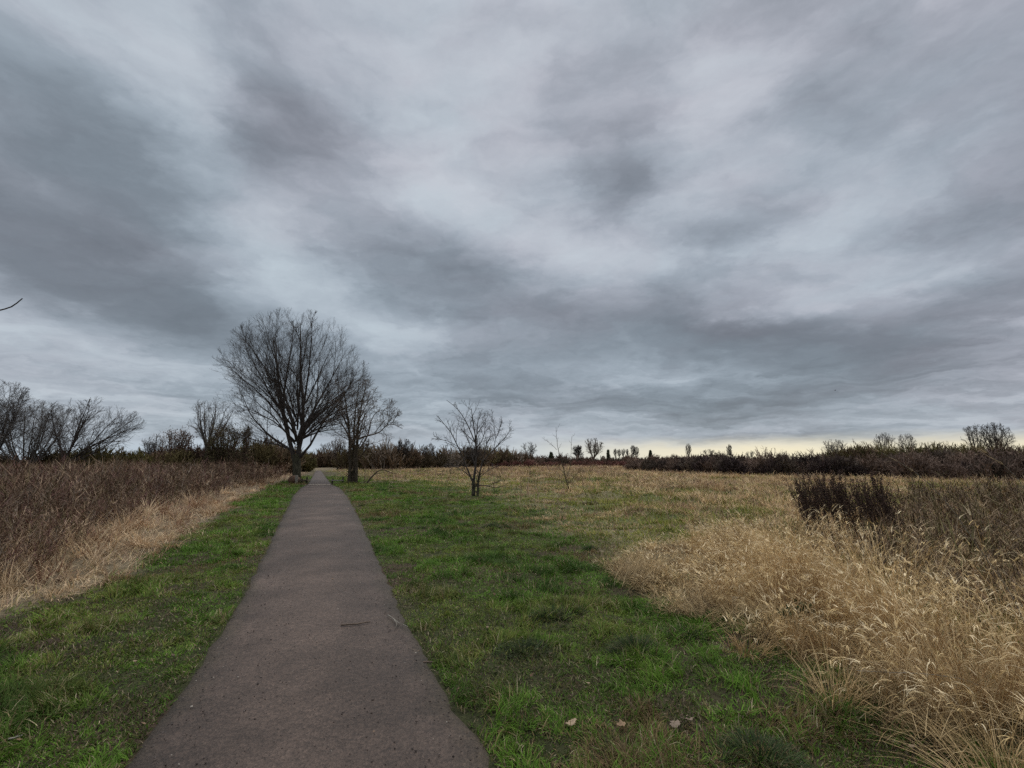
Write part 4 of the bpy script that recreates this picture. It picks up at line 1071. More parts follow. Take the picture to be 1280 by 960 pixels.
def far_tree(label, u, vtop, hw, Y, name='bare_tree', n_st=5, spread=0.45, vb=None, group=None, bark=M_bark, twig=M_twig, lv=(9, 7, 5), trunk_r=0.2, crown_bottom=None, rk=1.0, lean=0.0, narrow=False, cat='tree'):
    top = AT(u, vtop, Y)
    base = np.array([top[0] - lean * (top[2]), Y, 0.0]); base[2] = float(ground_z(base[:1], base[1:2])[0]) - 0.05
    H = top[2] - base[2]; half = hw * Y / F
    cb = base[2] + 0.18 * H if crown_bottom is None else AT(u, crown_bottom, Y)[2]
    env = (np.array([top[0], Y, (top[2] + cb) / 2]), np.array([half, half, (top[2] - cb) / 2 * 1.02]))
    fork = max(cb - base[2], 0.06 * H)
    fp = np.array([base[0] + lean * fork, Y, base[2] + fork])
    stems = [([base, (base + fp) / 2, fp], trunk_r, trunk_r * 0.8)]
    for k in range(n_st):
        a = k * 2.4 + rng.uniform(-0.3, 0.3); rr = (0.15 if k == 0 else rng.uniform(0.45, 0.85)) * (spread if narrow else 1)
        tip = env[0] + env[1] * np.array([math.cos(a) * rr, math.sin(a) * rr, math.sqrt(max(1 - rr * rr, 0)) * rng.uniform(0.75, 0.97)])
        mid = fp * 0.5 + tip * 0.5 + np.array([math.cos(a), math.sin(a), -0.3]) * half * 0.10
        stems.append(([fp - np.array([0, 0, 0.15 * fork]), fp * 0.8 + mid * 0.2, mid, tip], trunk_r * 0.6, trunk_r * 0.08))
    r1 = max(0.00020 * Y * rk, 0.006)
    levels = [
        dict(n=lv[0], t0=0.15, t1=1.0, ang=0.4 if narrow else 0.62, sd=0.18, ratio=0.42, rr=0.5, up=0.3 if narrow else 0.14, wig=0.12, seg=4, minl=0.15, rmin=r1 * 1.6, skip_trunk=True),
        dict(n=lv[1], t0=0.12, t1=1.0, ang=0.4 if narrow else 0.65, sd=0.2, ratio=0.48, rr=0.6, up=0.2 if narrow else 0.1, wig=0.16, seg=3, minl=0.1, rmin=r1 * 1.2),
    ]
    if len(lv) > 2: levels.append(dict(n=lv[2], t0=0.12, t1=1.0, ang=0.7, sd=0.25, ratio=0.52, rr=0.7, up=0.1, wig=0.18, seg=2, minl=0.08, rmin=r1, sides=1))
    return tree(name, label, cat, base, stems, levels, env, bark, twig, group)

# left side, rising out of the hedge
far_tree('slender upright bare tree at the far left edge of the field', 8, 474, 38, 41, n_st=10, lv=(10, 9, 7), trunk_r=0.10, crown_bottom=575)
far_tree('pale spreading bare tree left of the dark leaning one', 45, 500, 66, 42, n_st=16, lv=(10, 9, 7), rk=0.8, trunk_r=0.12, crown_bottom=592, twig=M_twig_far)
def leaning_tree():
    Y = 40
    base = np.array([AT(78, 583, Y)[0], Y, -0.05])
    st = lambda pts, dy: [AT(u, v, Y) + np.array([0, dy * i, 0]) for i, (u, v) in enumerate(pts)]
    stems = [
        (st([(76, 602), (77, 592), (80, 582)], 0), 0.17, 0.14),
        (st([(80, 583), (95, 567), (115, 552), (140, 541), (158, 530)], 0.3), 0.09, 0.014),
        (st([(80, 583), (86, 560), (92, 535), (99, 512), (103, 495)], 0.2), 0.09, 0.012),
        (st([(79, 583), (90, 565), (104, 545), (120, 525), (128, 508)], -0.3), 0.085, 0.012),
        (st([(80, 585), (100, 575), (125, 566), (150, 552), (170, 537)], -0.2), 0.07, 0.012),
        (st([(79, 583), (82, 555), (80, 535), (86, 515)], -0.5), 0.07, 0.012),
        (st([(79, 583), (70, 562), (62, 545), (60, 525)], 0.4), 0.07, 0.012),
        (st([(82, 583), (108, 560), (132, 535), (148, 518)], 0.7), 0.07, 0.012),
        (st([(80, 583), (98, 560), (112, 530), (120, 512)], 0.9), 0.07, 0.012),
        (st([(80, 583), (94, 570), (118, 556), (140, 528)], -0.9), 0.07, 0.012),
    ]
    env = (AT(110, 550, Y), np.array([66, 55, 56]) * Y / F)
    tree('bare_tree', 'wide dark bare tree leaning right out of the left hedge', 'tree', base, stems,
         [dict(n=14, t0=0.15, t1=1.0, ang=0.55, sd=0.2, ratio=0.42, rr=0.5, up=0.16, wig=0.14, seg=5, minl=0.15, rmin=0.014, skip_trunk=True),
          dict(n=8, t0=0.12, t1=1.0, ang=0.6, sd=0.2, ratio=0.46, rr=0.6, up=0.12, wig=0.16, seg=3, minl=0.1, rmin=0.010),
          dict(n=4, t0=0.12, t1=1.0, ang=0.6, sd=0.2, ratio=0.5, rr=0.7, up=0.1, wig=0.16, seg=2, minl=0.08, rmin=0.007)], env, M_bark, M_twig)
leaning_tree()

def ivy_tree(label, u, vtop, hw, Y, cols, n, pale=False, stems_n=4):
    top = AT(u, vtop, Y); x = top[0]
    base = np.array([x, Y, -0.05]); H = top[2]; half = hw * Y / F
    root = thing('ivy_tree', label, 'tree', tuple(base))
    tb, lb = Bag(), Bag()
    cen = []
    for k in range(stems_n):
        a = rng.uniform(0, 6.28); r = math.sqrt(rng.uniform(0.02, 0.85)) * half
        tip = np.array([x + math.cos(a) * r, Y + math.sin(a) * r, H * rng.uniform(0.82, 0.98)])
        p = resample([base + np.array([math.cos(a) * r * 0.3, math.sin(a) * r * 0.3, 0]), (base + tip) / 2 + rng.normal(0, 0.08, 3), tip], 10)
        tubes(tb, p, np.linspace(0.09, 0.025, 10), 5)
        cen.append(p)
    P = np.array(cen)
    Pn, Rn, Ln = children(P, np.full(P.shape[:2], 0.03), np.full(len(P), H), 20, 0.1, 1.0, 0.6, 0.25, 0.26, 0.6, up=0.35, seg=4, rmin=0.016, env=(np.array([x, Y, H * 0.5]), np.array([half, half, H * 0.55])))
    tubes(tb, Pn, Rn, 3)
    P2, R2, L2 = children(Pn, Rn, Ln, 6, 0.15, 1.0, 0.6, 0.25, 0.55, 0.7, up=0.25, seg=2, rmin=0.012)
    tubes(tb, P2, R2, 1)
    tb.build('trunk', M_twig_b, root)
    cc = np.concatenate([P.reshape(-1, 3), Pn.reshape(-1, 3), Pn[:, 1:].reshape(-1, 3)])
    leaves(lb, cc, int(n * 0.42), 0.075, cols, (half * 0.20, half * 0.20, half * 0.20))
    lb.build('crown', M_ivy, root)
IV = [(0.085, 0.068, 0.034), (0.11, 0.08, 0.046), (0.062, 0.060, 0.024)]
IVB = [(0.13, 0.08, 0.058), (0.10, 0.066, 0.048), (0.155, 0.10, 0.07)]
ivy_tree('square-topped brown ivy-clad tree left of the grey pollard', 222, 537, 19, 50, IVB, 7500, stems_n=8)
ivy_tree('broad dark ivy-clad tree between pollard and tallest tree', 284, 532, 20, 47, IV, 9500, stems_n=10)
ivy_tree('narrow ivy column beside the tallest tree', 311, 532, 8, 45, IV + IVB[:1], 3600, stems_n=5)
ivy_tree('slim olive ivy-clad trunk under the grey pollard crown', 262, 545, 9, 46, [(0.085, 0.075, 0.03), (0.06, 0.055, 0.025)], 2200, stems_n=3)
far_tree('grey pollard tree with upright fan of shoots behind the left field', 265, 497, 35, 49, n_st=10, lv=(7, 6, 3), trunk_r=0.16, crown_bottom=560, twig=M_twig_far)
far_tree('small pale grey bush at the left end of the ivy-clad trees', 194, 541, 16, 52, n_st=9, lv=(8, 7, 5), trunk_r=0.07, crown_bottom=586, twig=M_twig_far, name='bare_bush', cat='bush')
# beyond the path and behind the meadow
far_tree('pale grey bare tree far off where the path ends', 408, 552, 11, 96, n_st=6, lv=(7, 6, 5), trunk_r=0.12, twig=M_twig_far, rk=0.7)
far_tree('rounded brown bush just left of the many-stemmed tree', 424, 547, 15, 80, n_st=8, lv=(8, 7, 5), trunk_r=0.12, twig=M_twig_b, name='bare_bush', cat='bush')
far_tree('tall tight bush standing up out of the hedge behind the low bent branch', 506, 548, 14, 79, n_st=8, lv=(8, 7, 5), trunk_r=0.1, twig=M_twig, name='bare_bush', cat='bush')
far_tree('twiggy bush in the hedge left of the small meadow tree', 536, 553, 13, 84, n_st=8, lv=(8, 7, 4), trunk_r=0.1, twig=M_twig_far, name='bare_bush', cat='bush')
far_tree('rounded dark bush behind the small meadow tree', 592, 556, 18, 90, n_st=8, lv=(8, 7, 5), trunk_r=0.1, name='bare_bush', cat='bush')
far_tree('small far bare tree right of the small meadow tree', 661, 552, 13, 150, n_st=6, lv=(8, 6, 4), trunk_r=0.2, rk=0.7)
far_tree('dense far bare tree with a round crown behind the sapling', 741, 547, 16, 170, n_st=7, lv=(9, 7, 5), trunk_r=0.35, rk=0.8, twig=M_twig_b)
far_tree('low dark bush against the left side of the round far tree', 722, 556, 9, 165, n_st=7, lv=(9, 8, 5), trunk_r=0.2, name='bare_bush', cat='bush')
for k, u in enumerate((769, 774, 779, 784)):
    far_tree('one of a row of short far poplars on the horizon', u, 560.5 + 0.6 * (k % 2), 3.4, 260, name='poplar_tree', n_st=5, lv=(8, 6), trunk_r=0.16, twig=M_twig_far, narrow=True, spread=0.8, group='row of far poplars', crown_bottom=573, rk=0.8)
for u, vt, la in ((791, 556, 'taller left one of two far poplars right of the poplar row'), (795.5, 558, 'shorter right one of two far poplars right of the poplar row'), (860, 554, 'left single far poplar on the yellow horizon'), (911, 555, 'right single far poplar on the yellow horizon')):
    far_tree(la, u, vt, 4.2, 260, name='poplar_tree', n_st=6, lv=(9, 7), trunk_r=0.2, narrow=True, spread=0.9, twig=M_twig_far, crown_bottom=573, rk=0.8)
far_tree('low rounded far tree between the two single poplars', 886, 561, 10, 220, n_st=6, lv=(8, 6, 3), trunk_r=0.2, rk=0.7, twig=M_twig_far)
far_tree('small faint far tree right of the single poplars', 938, 563, 7, 220, n_st=5, lv=(8, 6, 3), trunk_r=0.2, rk=0.7, twig=M_twig_far)
far_tree('pale rounded bare tree lit against the yellow horizon', 1042, 549, 20, 110, n_st=9, lv=(8, 6, 4), trunk_r=0.22, crown_bottom=580, rk=1.0, twig=M_twig_far)
far_tree('left of two thin bare trees on the olive scrub rise', 1104, 540, 14, 80, n_st=7, lv=(7, 6, 4), trunk_r=0.14, rk=1.0, twig=M_twig_far)
far_tree('right of two thin bare trees on the olive scrub rise', 1132, 541, 12, 80, n_st=7, lv=(7, 6, 4), trunk_r=0.14, rk=1.0, twig=M_twig_far)
far_tree('pale bare tree left of a darker one at the far right', 1216, 529, 15, 74, n_st=8, lv=(7, 6, 4), trunk_r=0.14, rk=1.0, twig=M_twig_far, crown_bottom=572)
far_tree('darker bare tree with a rounded crown at the far right', 1240, 528, 19, 72, n_st=9, lv=(9, 7, 4), trunk_r=0.16, rk=1.1, crown_bottom=572)
def conifer(label, u, vt, hw, Y):
    top = AT(u, vt, Y); H = top[2]; half = hw * Y / F
    root = thing('conifer', label, 'tree', (top[0], Y, 0))
    tb, lb = Bag(), Bag()
    p = np.array([[top[0], Y, -0.05], [top[0], Y, H * 0.5], [top[0], Y, H]]); tubes(tb, p, np.array([0.15, 0.1, 0.02]), 6)
    tb.build('trunk', M_bark, root)
    zz = rng.uniform(0.08, 1, 260) ** 0.8
    a = rng.uniform(0, 6.28, 260); r = half * (1 - zz) ** 0.8 * rng.uniform(0.2, 1, 260)
    leaves(lb, np.stack([top[0] + np.cos(a) * r, Y + np.sin(a) * r, zz * H], -1), 2600, 0.22, [(0.04, 0.046, 0.025), (0.055, 0.058, 0.034)], (0.15, 0.15, 0.2))
    lb.build('crown', M_ivy, root)
conifer('small dark conifer right of the round far tree', 760, 563, 3.5, 170)
conifer('dark conifer cone right of the two far poplars', 813, 564, 4.5, 170)
conifer('low dark round-topped conifer on the horizon left of the poplars', 689, 566, 6, 150)

# tree standing outside the picture on the left; one branch reaches into it
def overhang_tree():
    Y = 6.0
    tip = AT(28, 373, Y)
    base = np.array([-9.2, Y + 0.6, -0.05])
    stems = [
        ([base, base + np.array([0.1, 0, 1.4]), base + np.array([0.15, 0.1, 2.8])], 0.16, 0.12),
        ([base + np.array([0.15, 0.1, 2.6]), base + np.array([0.9, -0.1, 3.3]), AT(-170, 395, Y), AT(-60, 398, Y)], 0.045, 0.016),
        ([AT(-62, 398, Y), AT(-30, 394, Y), AT(-8, 389.5, Y), AT(6, 386.5, Y), AT(14, 385, Y), AT(20, 382, Y), AT(25, 377, Y), tip], 0.016, 0.006),
        ([base + np.array([0.1, 0.1, 2.6]), base + np.array([-0.2, 0.2, 4.2]), base + np.array([-0.4, 0.4, 6.2])], 0.11, 0.02),
        ([base + np.array([0.1, 0.1, 2.4]), base + np.array([-1.2, 0.2, 3.8]), base + np.array([-2.2, 0.4, 5.2])], 0.08, 0.02),
    ]
    tree('overhanging_tree', 'dark curved branch tip reaching into the sky at the left edge', 'tree', base, stems, [], None)
overhang_tree()

# ------------------------------------------------------------------ things by the path
def dock_plants():
    roots = []
    variants = []
    for k in range(4):
        sb, hb = Bag(), Bag()
        H = rng.uniform(1.0, 1.25)
        P = resample([(0, 0, 0), (-0.03, 0, H * 0.5), (-0.10 - 0.04 * k, 0, H)], 8)[None]
        R = np.linspace(0.007, 0.003, 8)[None]
        tubes(sb, P, R, 5)
        P1, R1, L1 = children(P, R, np.array([H]), 9, 0.45, 0.95, 0.35, 0.1, 0.35, 0.7, up=0.2, wig=0.05, seg=4, rmin=0.002)
        tubes(sb, P1, R1, 3)
        cen = np.concatenate([P1[:, 1:].reshape(-1, 3), P[0, 4:]])
        leaves(hb, cen, 560, 0.011, [(0.06, 0.036, 0.026), (0.095, 0.056, 0.038), (0.036, 0.022, 0.017)], (0.010, 0.010, 0.022))
        variants.append((np.concatenate(sb.V), np.concatenate(sb.Q), np.concatenate(hb.V), np.concatenate(hb.Q), np.concatenate(hb.K)))
    M_stem = noise_mat('dock_stem', (0.028, 0.018, 0.014), (0.06, 0.038, 0.028), 9, bump=0)
    meshes = []
    for (v1, q1, v2, q2, k2) in variants:
        r = thing('dock_plant', 'dark brown dead dock stalk in the clump behind the blond grass', 'plant', (0, 0, 0), 'dark dead dock stalks behind the blond grass')
        a = mesh_obj('stem', v1, q1, M_stem, parent=r); b = mesh_obj('seed_clumps', v2, q2, M_scrub, k2, parent=r)
        meshes.append((r, a, b))
    spots = []
    while len(spots) < 84:
        t = len(spots) / 84
        u = 1012 + 125 * t ** 1.1 + random.uniform(-7, 7)
        v = random.uniform(668, 690) + 0.16 * (u - 1010)
        spots.append((u, v))
    for k, (u, v) in enumerate(spots):
        p = GZ(u, v)
        src = meshes[k % 4]
        if k < 4: r = src[0]
        else:
            r = src[0].copy(); C.objects.link(r)
            for ch in src[1:]:
                c = ch.copy(); C.objects.link(c); c.parent = r
        r.location = p
        r.rotation_euler = (random.uniform(-0.06, 0.06), random.uniform(-0.16, 0.02), random.uniform(-0.9, 0.9))
        s = random.uniform(0.68, 1.10); r.scale = (s, s, s)
dock_plants()

def box_verts(c, s, rz=0.0, tilt=0.0):
    x, y, z = np.array(s) / 2
    v = np.array([[-x, -y, -z], [x, -y, -z], [x, y, -z], [-x, y, -z], [-x, -y, z], [x, -y, z], [x, y, z], [-x, y, z]])
    ct, st_ = math.cos(tilt), math.sin(tilt)
    v = v @ np.array([[ct, 0, st_], [0, 1, 0], [-st_, 0, ct]]).T
    cr, sr = math.cos(rz), math.sin(rz)
    v = v @ np.array([[cr, -sr, 0], [sr, cr, 0], [0, 0, 1]]).T
    return v + np.array(c)
BQ = np.array([[0, 3, 2, 1], [4, 5, 6, 7], [0, 1, 5, 4], [1, 2, 6, 5], [2, 3, 7, 6], [3, 0, 4, 7]])
def board(name, c, s, mat, parent=None, rz=0.0, tilt=0.0, bev=0.012):
    v = box_verts(c, s, rz, tilt)
    if parent is not None: v = local(v, parent)
    o = mesh_obj(name, v, BQ, mat, parent=parent)
    b = o.modifiers.new('bevel', 'BEVEL'); b.width = bev; b.segments = 2
    return o
def culvert():
    p = G(399, 607); Y = p[1]
    a, b = AT(386, 607, Y), AT(412, 607, Y)
    e = board('edging_board', ((a[0] + b[0]) / 2, Y, 0.032), (abs(b[0] - a[0]), 0.12, 0.09), M_pale)
    tag(e, 'pale timber edging board set across the path between two trees', 'edging board')
    Yr = G(420, 604.5)[1]
    for side, (ua, ub) in (('dark low rail between the tallest tree and the path', (376, 384)), ('pale low rail between the path and the many-stemmed tree', (414, 429))):
        a, b = AT(ua, 600, Yr), AT(ub, 600, Yr)
        dark = side.startswith('dark')
        r = thing('low_rail', side, 'rail', (a[0], Yr, 0))
        m = M_bark2 if dark else M_wood
        board('rail', ((a[0] + b[0]) / 2, Yr, 0.20), (abs(b[0] - a[0]), 0.07, 0.08), m, r)
        for x in ((a[0] + 0.05, b[0] - 0.05)):
            board('post', (x, Yr + 0.09, 0.14 if x < (a[0] + b[0]) / 2 else 0.2), (0.09, 0.09, 0.36 if x < (a[0] + b[0]) / 2 else 0.5), M_bark, r)
    # sawn log lying against the tallest tree, and a pale post by it
    Yl = G(366, 604)[1] - 0.6
    c = AT(365.5, 597.5, Yl)
    n = 14; a = np.arange(n) * 2 * math.pi / n
    r = 0.27 * (1 + rng.normal(0, 0.04, n))
    pts = []
    for (yy, k) in ((0.0, 0.93), (0.03, 1.0), (0.55, 1.02), (0.6, 0.9)):
        pts.append(np.stack([np.cos(a) * r * k * 1.1, np.full(n, yy), np.sin(a) * r * k * 0.95], -1))
    V = np.concatenate(pts + [np.array([[0, -0.004, 0], [0, 0.604, 0]])]) + np.array([c[0], Yl, 0.24])
    Q = [[k * n + i, k * n + (i + 1) % n, (k + 1) * n + (i + 1) % n, (k + 1) * n + i] for k in range(3) for i in range(n)]
    T = [[(i + 1) % n, i, 4 * n] for i in range(n)] + [[3 * n + i, 3 * n + (i + 1) % n, 4 * n + 1] for i in range(n)]
    M_log = noise_mat('sawn_log', (0.07, 0.04, 0.025), (0.15, 0.09, 0.055), 7, bump=0.5)
    tag(mesh_obj('sawn_log', V, Q, M_log, tris=T), 'reddish brown sawn log lying against the foot of the tallest tree', 'log')
    c = AT(371.5, 600, Yl)
    tag(board('wooden_post', (c[0], Yl - 0.1, 0.25), (0.16, 0.14, 0.6), M_wood, bev=0.02), 'short pale wooden post beside the sawn log', 'post')
culvert()

# sticks on the path
def stick(label, pts, r, name='fallen_stick', side=None, cat='stick'):
    P = np.array([G(u, v, 0.04) for u, v in pts])
    P[:, 2] += rng.uniform(-0.002, 0.004, len(P)) + r * 0.4
    root_loc = P[0]
    b = Bag()
    tubes(b, resample(P, 10, 0.0015), np.linspace(r, r * 0.6, 10), 6)
    if side:
        for sp in side:
            q = np.array([G(u, v, 0.04) for u, v in sp]); q[:, 2] += r * 0.5
            tubes(b, resample(q, 6, 0.001), np.linspace(r * 0.7, r * 0.3, 6), 5)
    tag(b.build(name, M_wood if 'pale' in label else M_twig_b, smooth=True), label, cat)
stick('straight brown stick lying across the middle of the path', [(426, 782), (440, 781), (452, 779), (463, 777.5)], 0.0085)
stick('pale forked twig near the right edge of the path', [(485, 769), (491, 773), (496, 778), (510, 784)], 0.006, 'forked_twig', [[(493, 775), (497, 781), (494, 785)]], 'twig')
stick('short dark twig at the grassy right edge of the path', [(529, 828), (534, 827.5), (541, 828)], 0.007)
stick('pale straw stalk lying in the grass at the lower left', [(10, 925), (18, 923), (28, 920)], 0.006, 'straw_stalk', None, 'stalk')

# fallen leaves
def fallen_leaf(label, u, v, s, rot, col, curl):
    p = GZ(u, v)
    a = np.linspace(0, 2 * math.pi, 22, endpoint=False)
    r = s * (0.62 + 0.38 * np.abs(np.cos(2.5 * a)) ** 0.7) * (1 + rng.normal(0, 0.07, 22))
    def ring(k): return np.stack([np.cos(a) * r * k, np.sin(a) * r * k, curl * (r * k) ** 2 / s * (1 + 0.6 * np.cos(2 * a)) + rng.normal(0, 0.002, 22)], -1)
    V = np.concatenate([ring(1.0), ring(0.5), [[0, 0, 0]]])
    Q = [[i, (i + 1) % 22, 22 + (i + 1) % 22, 22 + i] for i in range(22)]
    T = [[22 + i, 22 + (i + 1) % 22, 44] for i in range(22)]
    o = mesh_obj('fallen_leaf', V, Q, M_leaf, np.repeat(np.array([col]) , 45, 0) * rng.uniform(0.85, 1.15, (45, 1)), tris=T)
    sm = o.modifiers.new('thick', 'SOLIDIFY'); sm.thickness = 0.0012
    o.location = (p[0], p[1], p[2] + 0.035)
    o.rotation_euler = (rng.uniform(-0.35, 0.1), rng.uniform(-0.3, 0.3), rot)
    tag(o, label, 'leaf')
fallen_leaf('pale buff lobed dead leaf lying on a muddy gap in the grass', 714, 912, 0.034, 0.4, (0.36, 0.26, 0.17), 0.15)
fallen_leaf('small curled brown dead leaf just right of the pale buff leaf', 777, 917, 0.027, 1.3, (0.26, 0.17, 0.10), 0.4)
fallen_leaf('grey brown dead leaf, left of two lying together in the grass', 845, 920, 0.034, 2.0, (0.20, 0.15, 0.11), 0.2)
fallen_leaf('grey brown dead leaf, right of two lying together in the grass', 860, 914, 0.036, 0.2, (0.20, 0.145, 0.105), 0.2)
fallen_leaf('tiny pale dead leaf on the near path', 372, 932, 0.014, 0.9, (0.40, 0.30, 0.22), 0.4)

# pebbles and crumbs on the path: too many to count
def pebbles():
    n = 2600
    x, y = scatter(n * 7, 14, 1.4, (-0.6, 0.1), 2.0, 1)
    pd = path_dist(x, y)
    ok = (pd < -0.03) & (rng.uniform(0, 1, len(x)) < 0.25 + 0.75 * sstep(pd, -0.45, -0.05))
    x, y = x[ok], y[ok]; m = len(x)
    s = np.abs(rng.normal(0.0028, 0.0018, m)) + 0.0012
    dirs = np.array([[1, 0, 0], [0, 1, 0], [-1, 0, 0], [0, -1, 0], [0, 0, 1], [0, 0, -1]], float)
    sc = s[:, None, None] * rng.uniform(0.6, 1.5, (m, 6, 1)) * np.array([1, 1, 0.7])
    V = np.stack([x, y, np.full(m, 0.034)], -1)[:, None, :] + dirs[None] * sc
    T0 = np.array([[0, 1, 4], [1, 2, 4], [2, 3, 4], [3, 0, 4], [1, 0, 5], [2, 1, 5], [3, 2, 5], [0, 3, 5]])
    T = (np.arange(m)[:, None, None] * 6 + T0[None]).reshape(-1, 3)
    col = pick([(0.06, 0.045, 0.038), (0.10, 0.08, 0.07), (0.035, 0.027, 0.023), (0.32, 0.28, 0.23)], m, 0.2, [0.45, 0.25, 0.24, 0.06])
    tag(mesh_obj('pebbles', V, np.zeros((0, 4), int), M_scrub, np.repeat(col, 6, 0), tris=T), 'loose grit and small pebbles scattered on the path', 'pebbles', kind='stuff')
pebbles()

def litter():
    xs, ys = [], []
    for poly in (green_l, green_r, path_poly):
        x, y = sow(poly, lambda d: 2.2 * (4.0 / max(d, 4.0)) ** 1.2, 16)
        if poly is path_poly: x, y = x[::3], y[::3]
        xs.append(x); ys.append(y)
    x, y = np.concatenate(xs), np.concatenate(ys); n = len(x)
    z = np.maximum(ground_z(x, y) + rng.uniform(0.01, 0.045, n), 0.012 + np.where(path_dist(x, y) < 0, 0.028, 0))
    s_ = rng.uniform(0.008, 0.022, n); a = rng.uniform(0, 6.283, n)
    k = 8; t = np.arange(k) * 2 * math.pi / k
    r = s_[:, None] * (0.55 + 0.45 * np.abs(np.cos(t[None] * 1.5 + a[:, None]))) * rng.uniform(0.7, 1.2, (n, k))
    tl = rng.normal(0, 0.3, (n, 2))
    px_, py_ = np.cos(t + a[:, None]) * r, np.sin(t + a[:, None]) * r * 0.7
    V = np.stack([x[:, None] + px_, y[:, None] + py_, z[:, None] + px_ * tl[:, :1] + py_ * tl[:, 1:] + 0.25 * (px_ ** 2 + py_ ** 2) / s_[:, None]], -1)
    b0 = np.arange(n)[:, None] * k
    Q = np.concatenate([b0 + np.array([0, 1, 2, 3]), b0 + np.array([0, 3, 4, 7]), b0 + np.array([4, 5, 6, 7])])
    col = pick([(0.22, 0.14, 0.085), (0.32, 0.23, 0.15), (0.14, 0.085, 0.05), (0.09, 0.06, 0.04)], n, 0.25)
    tag(mesh_obj('leaf_litter', V.reshape(-1, 3), Q, M_leaf, np.repeat(col, k, 0)), 'scraps of brown dead leaf scattered over the verges and path', 'leaf litter', kind='stuff')
litter()

# dark tussocks on the right verge, each one a clump of longer blades
def tussock(label, u, v, r, h, n, cols, name='grass_tussock', cat='tussock'):
    p = GZ(u, v)
    a, q = rng.uniform(0, 6.283, n), np.sqrt(rng.uniform(0, 1, n))
    x, y = p[0] + np.cos(a) * q * r, p[1] + np.sin(a) * q * r * 0.8
    d = np.hypot(p[0], p[1])
    col = pick(cols, n, 0.3)
    V, Q, K, _ = blades(np.stack([x, y, ground_z(x, y) - 0.01], -1), h * rng.uniform(0.5, 1.2, n) * (1.1 - 0.5 * q), (0.0028 + 0.0007 * d) * rng.uniform(0.7, 1.3, n), a + rng.normal(0, 0.5, n), 0.1 + 0.7 * q + rng.uniform(0, 0.2, n), rng.uniform(0.3, 1.4, n), col, 3)
    o = mesh_obj(name, V - p, Q, M_grass, K); o.location = p
    tag(o, label, cat)
TG = [(0.028, 0.050, 0.016), (0.040, 0.066, 0.02), (0.022, 0.036, 0.014), (0.06, 0.085, 0.03), (0.13, 0.11, 0.06)]
tussock('wide dark green grass tussock in the middle of the right verge', 688, 772, 0.21, 0.16, 900, TG)
tussock('dark tussock just behind and right of the wide one', 712, 765, 0.15, 0.15, 500, TG)
tussock('upright dark tussock before the lying blond stems', 795, 818, 0.17, 0.21, 900, TG)
tussock('dark tussock low in the foreground grass near the two grey leaves', 950, 948, 0.20, 0.16, 1000, TG)
tussock('rounded grey green tussock at the middle of the near verge', 655, 815, 0.24, 0.12, 900, [(0.05, 0.068, 0.03), (0.075, 0.088, 0.042), (0.035, 0.05, 0.02)])
tussock('small dark tussock in front of the small meadow tree', 615, 662, 0.20, 0.2, 350, TG)
tussock('green tussock halfway between path and blond grass', 632, 705, 0.24, 0.15, 500, [(0.05, 0.085, 0.02), (0.07, 0.10, 0.03)])
tussock('dark tussock tucked against the blond grass front', 850, 795, 0.20, 0.15, 700, TG)

# green bramble sprig growing in the blond grass
def bramble():
    p = GZ(988, 795) + np.array([0.05, 0.05, 0.16])
    root = thing('bramble_sprig', 'small dark green bramble sprig at the front of the blond grass', 'plant', tuple(p - np.array([0, 0, 0.17])))
    b, s = Bag(), Bag()
    pts = [p + np.array([0.03 * i, 0.01 * i, -0.16 + 0.05 * i]) for i in range(5)]
    tubes(s, resample(pts, 8), np.linspace(0.004, 0.002, 8), 5)
    s.build('stem', M_bark2, root)
    leaves(b, [p, p + np.array([0.10, 0.02, 0.05]), p + np.array([-0.06, 0, 0.0]), p + np.array([0.04, 0, 0.02])], 60, 0.030, [(0.03, 0.05, 0.02), (0.045, 0.075, 0.03)], (0.035, 0.03, 0.02), flat=0.3)
    b.build('leaves', M_ivy, root)
bramble()

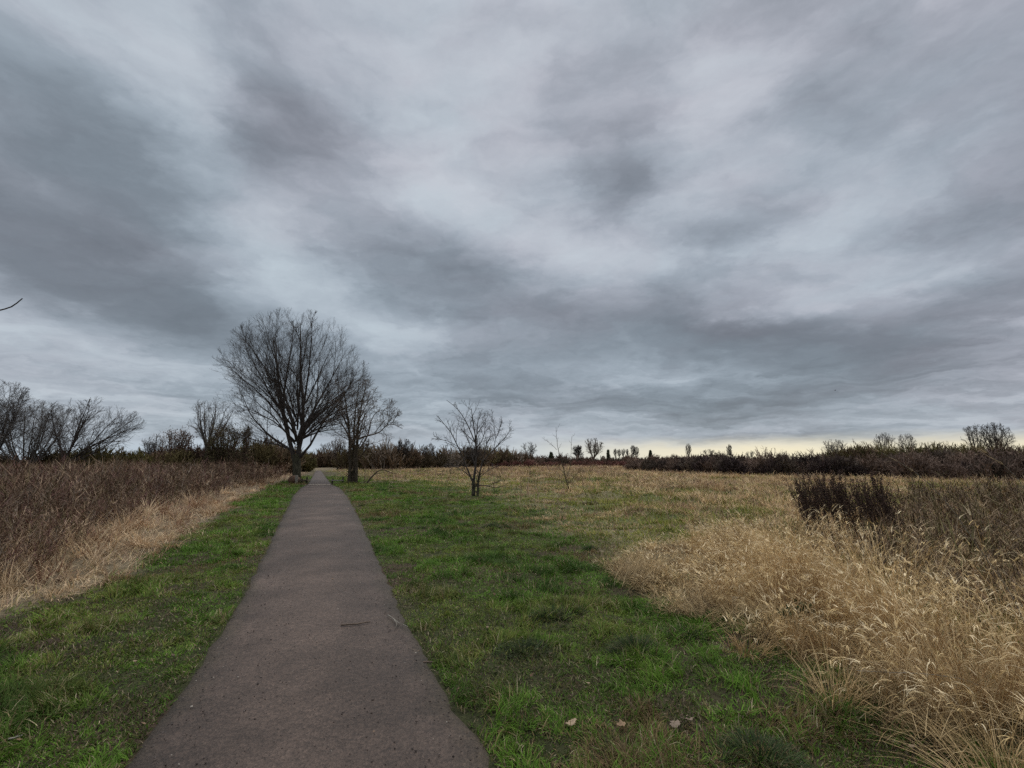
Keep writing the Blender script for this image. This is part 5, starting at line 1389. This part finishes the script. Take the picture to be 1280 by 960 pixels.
# long single stalks arching out of the right-hand growth
def long_stalk(label, pts, Y, r):
    P = np.array([AT(u, v, Y) for u, v in pts])
    P[0, 2] = float(ground_z(P[:1, 0], P[:1, 1])[0])
    root = thing('reed_stalk', label, 'stalk', tuple(P[0]))
    s, h = Bag(), Bag()
    p = resample(P, 16)
    tubes(s, p, np.linspace(r, r * 0.45, 16), 5)
    s.build('stem', M_wood, root)
    n = 26
    c = p[rng.integers(11, 16, n)]
    dv = p[-1] - p[-4]
    V, Q, K, _ = blades(c, rng.uniform(0.06, 0.14, n), rng.uniform(0.003, 0.006, n), np.full(n, math.atan2(dv[1], dv[0])) + rng.normal(0, 0.3, n), rng.uniform(0.9, 1.5, n), rng.uniform(0.1, 0.6, n), pick([(0.42, 0.33, 0.21), (0.34, 0.26, 0.16)], n), 3)
    h.add(V, Q, K); h.build('seed_clumps', M_straw, root)
long_stalk('thin pale stalk slanting up over the dark weeds at the right edge', [(1300, 800), (1270, 745), (1225, 690), (1195, 640), (1150, 590), (1100, 565)], 3.4, 0.0035)
long_stalk('longest arching pale stalk at the far right edge', [(1330, 720), (1300, 660), (1285, 610), (1262, 582), (1235, 567)], 3.2, 0.003)
long_stalk('pale bent stalk lying along the front of the blond grass', [(1275, 868), (1215, 850), (1160, 842), (1100, 840), (1070, 838)], 3.3, 0.0035)

# a bird far off under the clouds
def bird():
    c = AT(1044, 488, 120)
    root = thing('bird', 'tiny dark bird flying below the clouds at the right', 'bird', tuple(c))
    b, w = Bag(), Bag()
    p = np.array([[-0.22, 0, 0], [-0.12, 0, 0.01], [0, 0, 0.02], [0.14, 0, 0.02], [0.22, 0, 0.0]]) + c
    tubes(b, p, np.array([0.01, 0.05, 0.07, 0.05, 0.01]), 7)
    b.build('body', M_twig, root, smooth=True)
    for s in (-1, 1):
        wg = Bag()
        V = np.array([[-0.08, 0, 0.03], [0.10, 0, 0.03], [0.04, s * 0.28, 0.14], [-0.06, s * 0.25, 0.13], [-0.02, s * 0.55, 0.08], [-0.06, s * 0.52, 0.08]]) + c
        V = np.concatenate([V, V + np.array([0, 0, 0.012])])
        Q = np.array([[0, 1, 2, 3], [3, 2, 4, 5], [6, 9, 8, 7], [9, 11, 10, 8], [0, 6, 7, 1], [1, 7, 8, 2], [2, 8, 10, 4], [4, 10, 11, 5], [5, 11, 9, 3], [3, 9, 6, 0]])
        wg.add(V, Q); wg.build('wing', M_twig, root)
bird()
